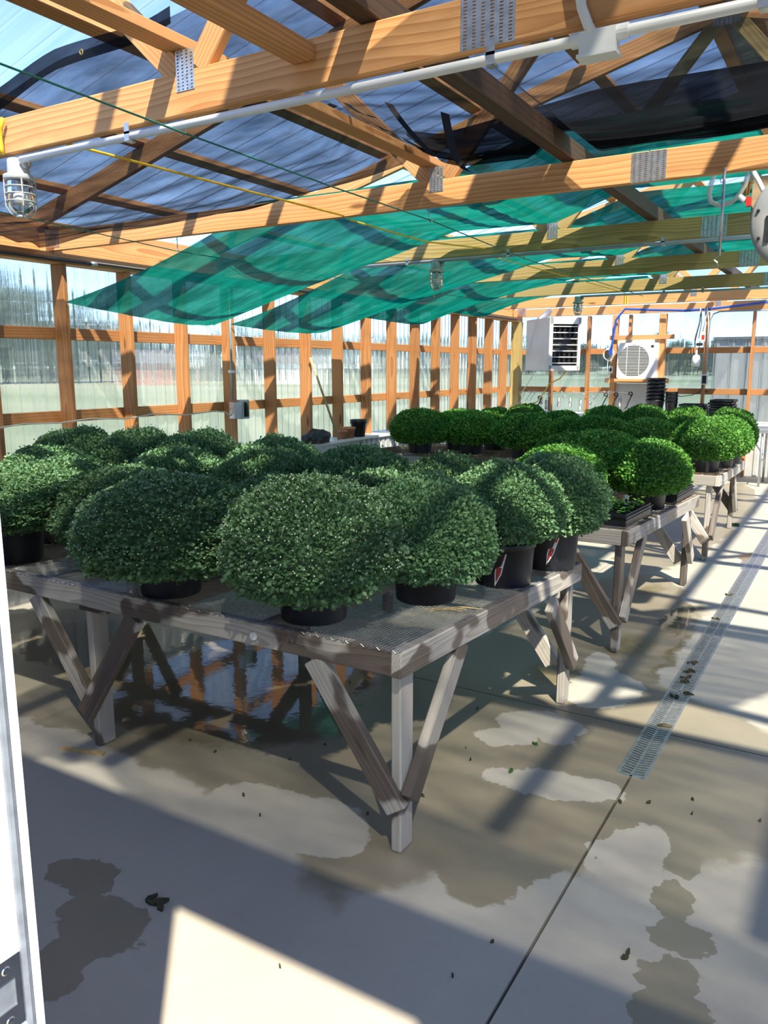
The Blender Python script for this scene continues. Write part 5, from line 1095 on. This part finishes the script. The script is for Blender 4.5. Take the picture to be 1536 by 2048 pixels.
for px, h, D in ((-30, 12.5, 92), (45, 12.0, 95), (110, 11, 96), (175, 10, 94), (235, 9.5, 98), (290, 8.5, 97), (350, 7.5, 100), (420, 7, 104), (490, 7.5, 102), (560, 8, 108), (630, 7, 112), (700, 8, 116), (770, 7, 120), (840, 8, 124), (905, 7, 128), (965, 8, 130)):
    d = at(px, 745, Z=1.0) - CAM; d.z = 0; d.normalize(); D += (0, 7)[rt_i % 2]; rt_i += 1; tree(d.x * D, d.y * D, h, min(h * 0.62, 6.4), 'leafy tree beyond the field on the left wall side', 'trees seen through the left wall')
for px in range(1030, 1600, 34):
    D = (185, 194, 203)[(px - 1030) // 34 % 3]; d = at(px, 760, Z=1.0) - CAM; d.z = 0; d.normalize(); h = rt.uniform(6.0, 8.5); tree(d.x * D, d.y * D, h, h * 0.85, 'low leafy tree on the horizon behind the end wall', 'trees seen through the end wall')
def house(px0, px1, D, h, mat, label):
    a = at(px0, 745, Z=1.0) - CAM; b = at(px1, 745, Z=1.0) - CAM; a.z = b.z = 0; a = a.normalized() * D; b = b.normalized() * D; ux = (b - a).normalized(); uy = Vector((-ux.y, ux.x, 0)); L_ = (b - a).length; c = (a + b) / 2
    t = thing('house', label, 'building', (c.x, c.y, -0.12)); M_ = frame(a + Vector((0, 0, -0.12)), ux, uy, (0, 0, 1))
    mb = MB(); mb.box((0, 0, 0), (L_, 6, h), M_); part('wall', mb, mat, t)
    mb = MB(); mb.add([M_ @ Vector(v) for v in ((-0.4, -0.5, h), (L_ + 0.4, -0.5, h), (L_ + 0.4, 6.5, h), (-0.4, 6.5, h), (-0.4, 3, h + 1.4), (L_ + 0.4, 3, h + 1.4))], [(0, 1, 5, 4), (3, 4, 5, 2), (0, 4, 3), (1, 2, 5), (0, 3, 2, 1)]); part('roof', mb, 'roofing', t)
    for k in range(3):
        mb = MB(); x = L_ * (k + 0.6) / 3.4; mb.box((x, -0.05, h * 0.35), (x + L_ * 0.08, 0.02, h * 0.75), M_); part('window', mb, 'dark_metal', t)
house(300, 405, 82, 2.2, 'brick_red', 'reddish low house across the field seen through the left wall'); house(585, 700, 84, 2.2, 'white_plastic', 'whitish low house across the field seen through the left wall')
t = thing('metal_shed', 'beige ribbed metal shed standing outside behind the end wall', 'shed', (0.5, 18, -0.12)); xs = at(1432, 700, Y=17.5).x; zs = at(1470, 679, Y=17.5).z
mb = MB(); mb.box((xs, 17.52, -0.12), (xs + 7, 22, zs)); part('wall', mb, 'shed_metal', t)
mb = MB()
for k in range(24): x = xs + 0.02 + k * 0.29; mb.box((x, 17.49, -0.12), (x + 0.05, 17.53, zs))
part('rib', mb, 'shed_metal', t)['kind'] = 'stuff'
mb = MB(); mb.box((xs - 0.05, 17.45, zs), (xs + 7.05, 22.05, zs + 0.05)); part('roof_edge', mb, 'roofing', t)
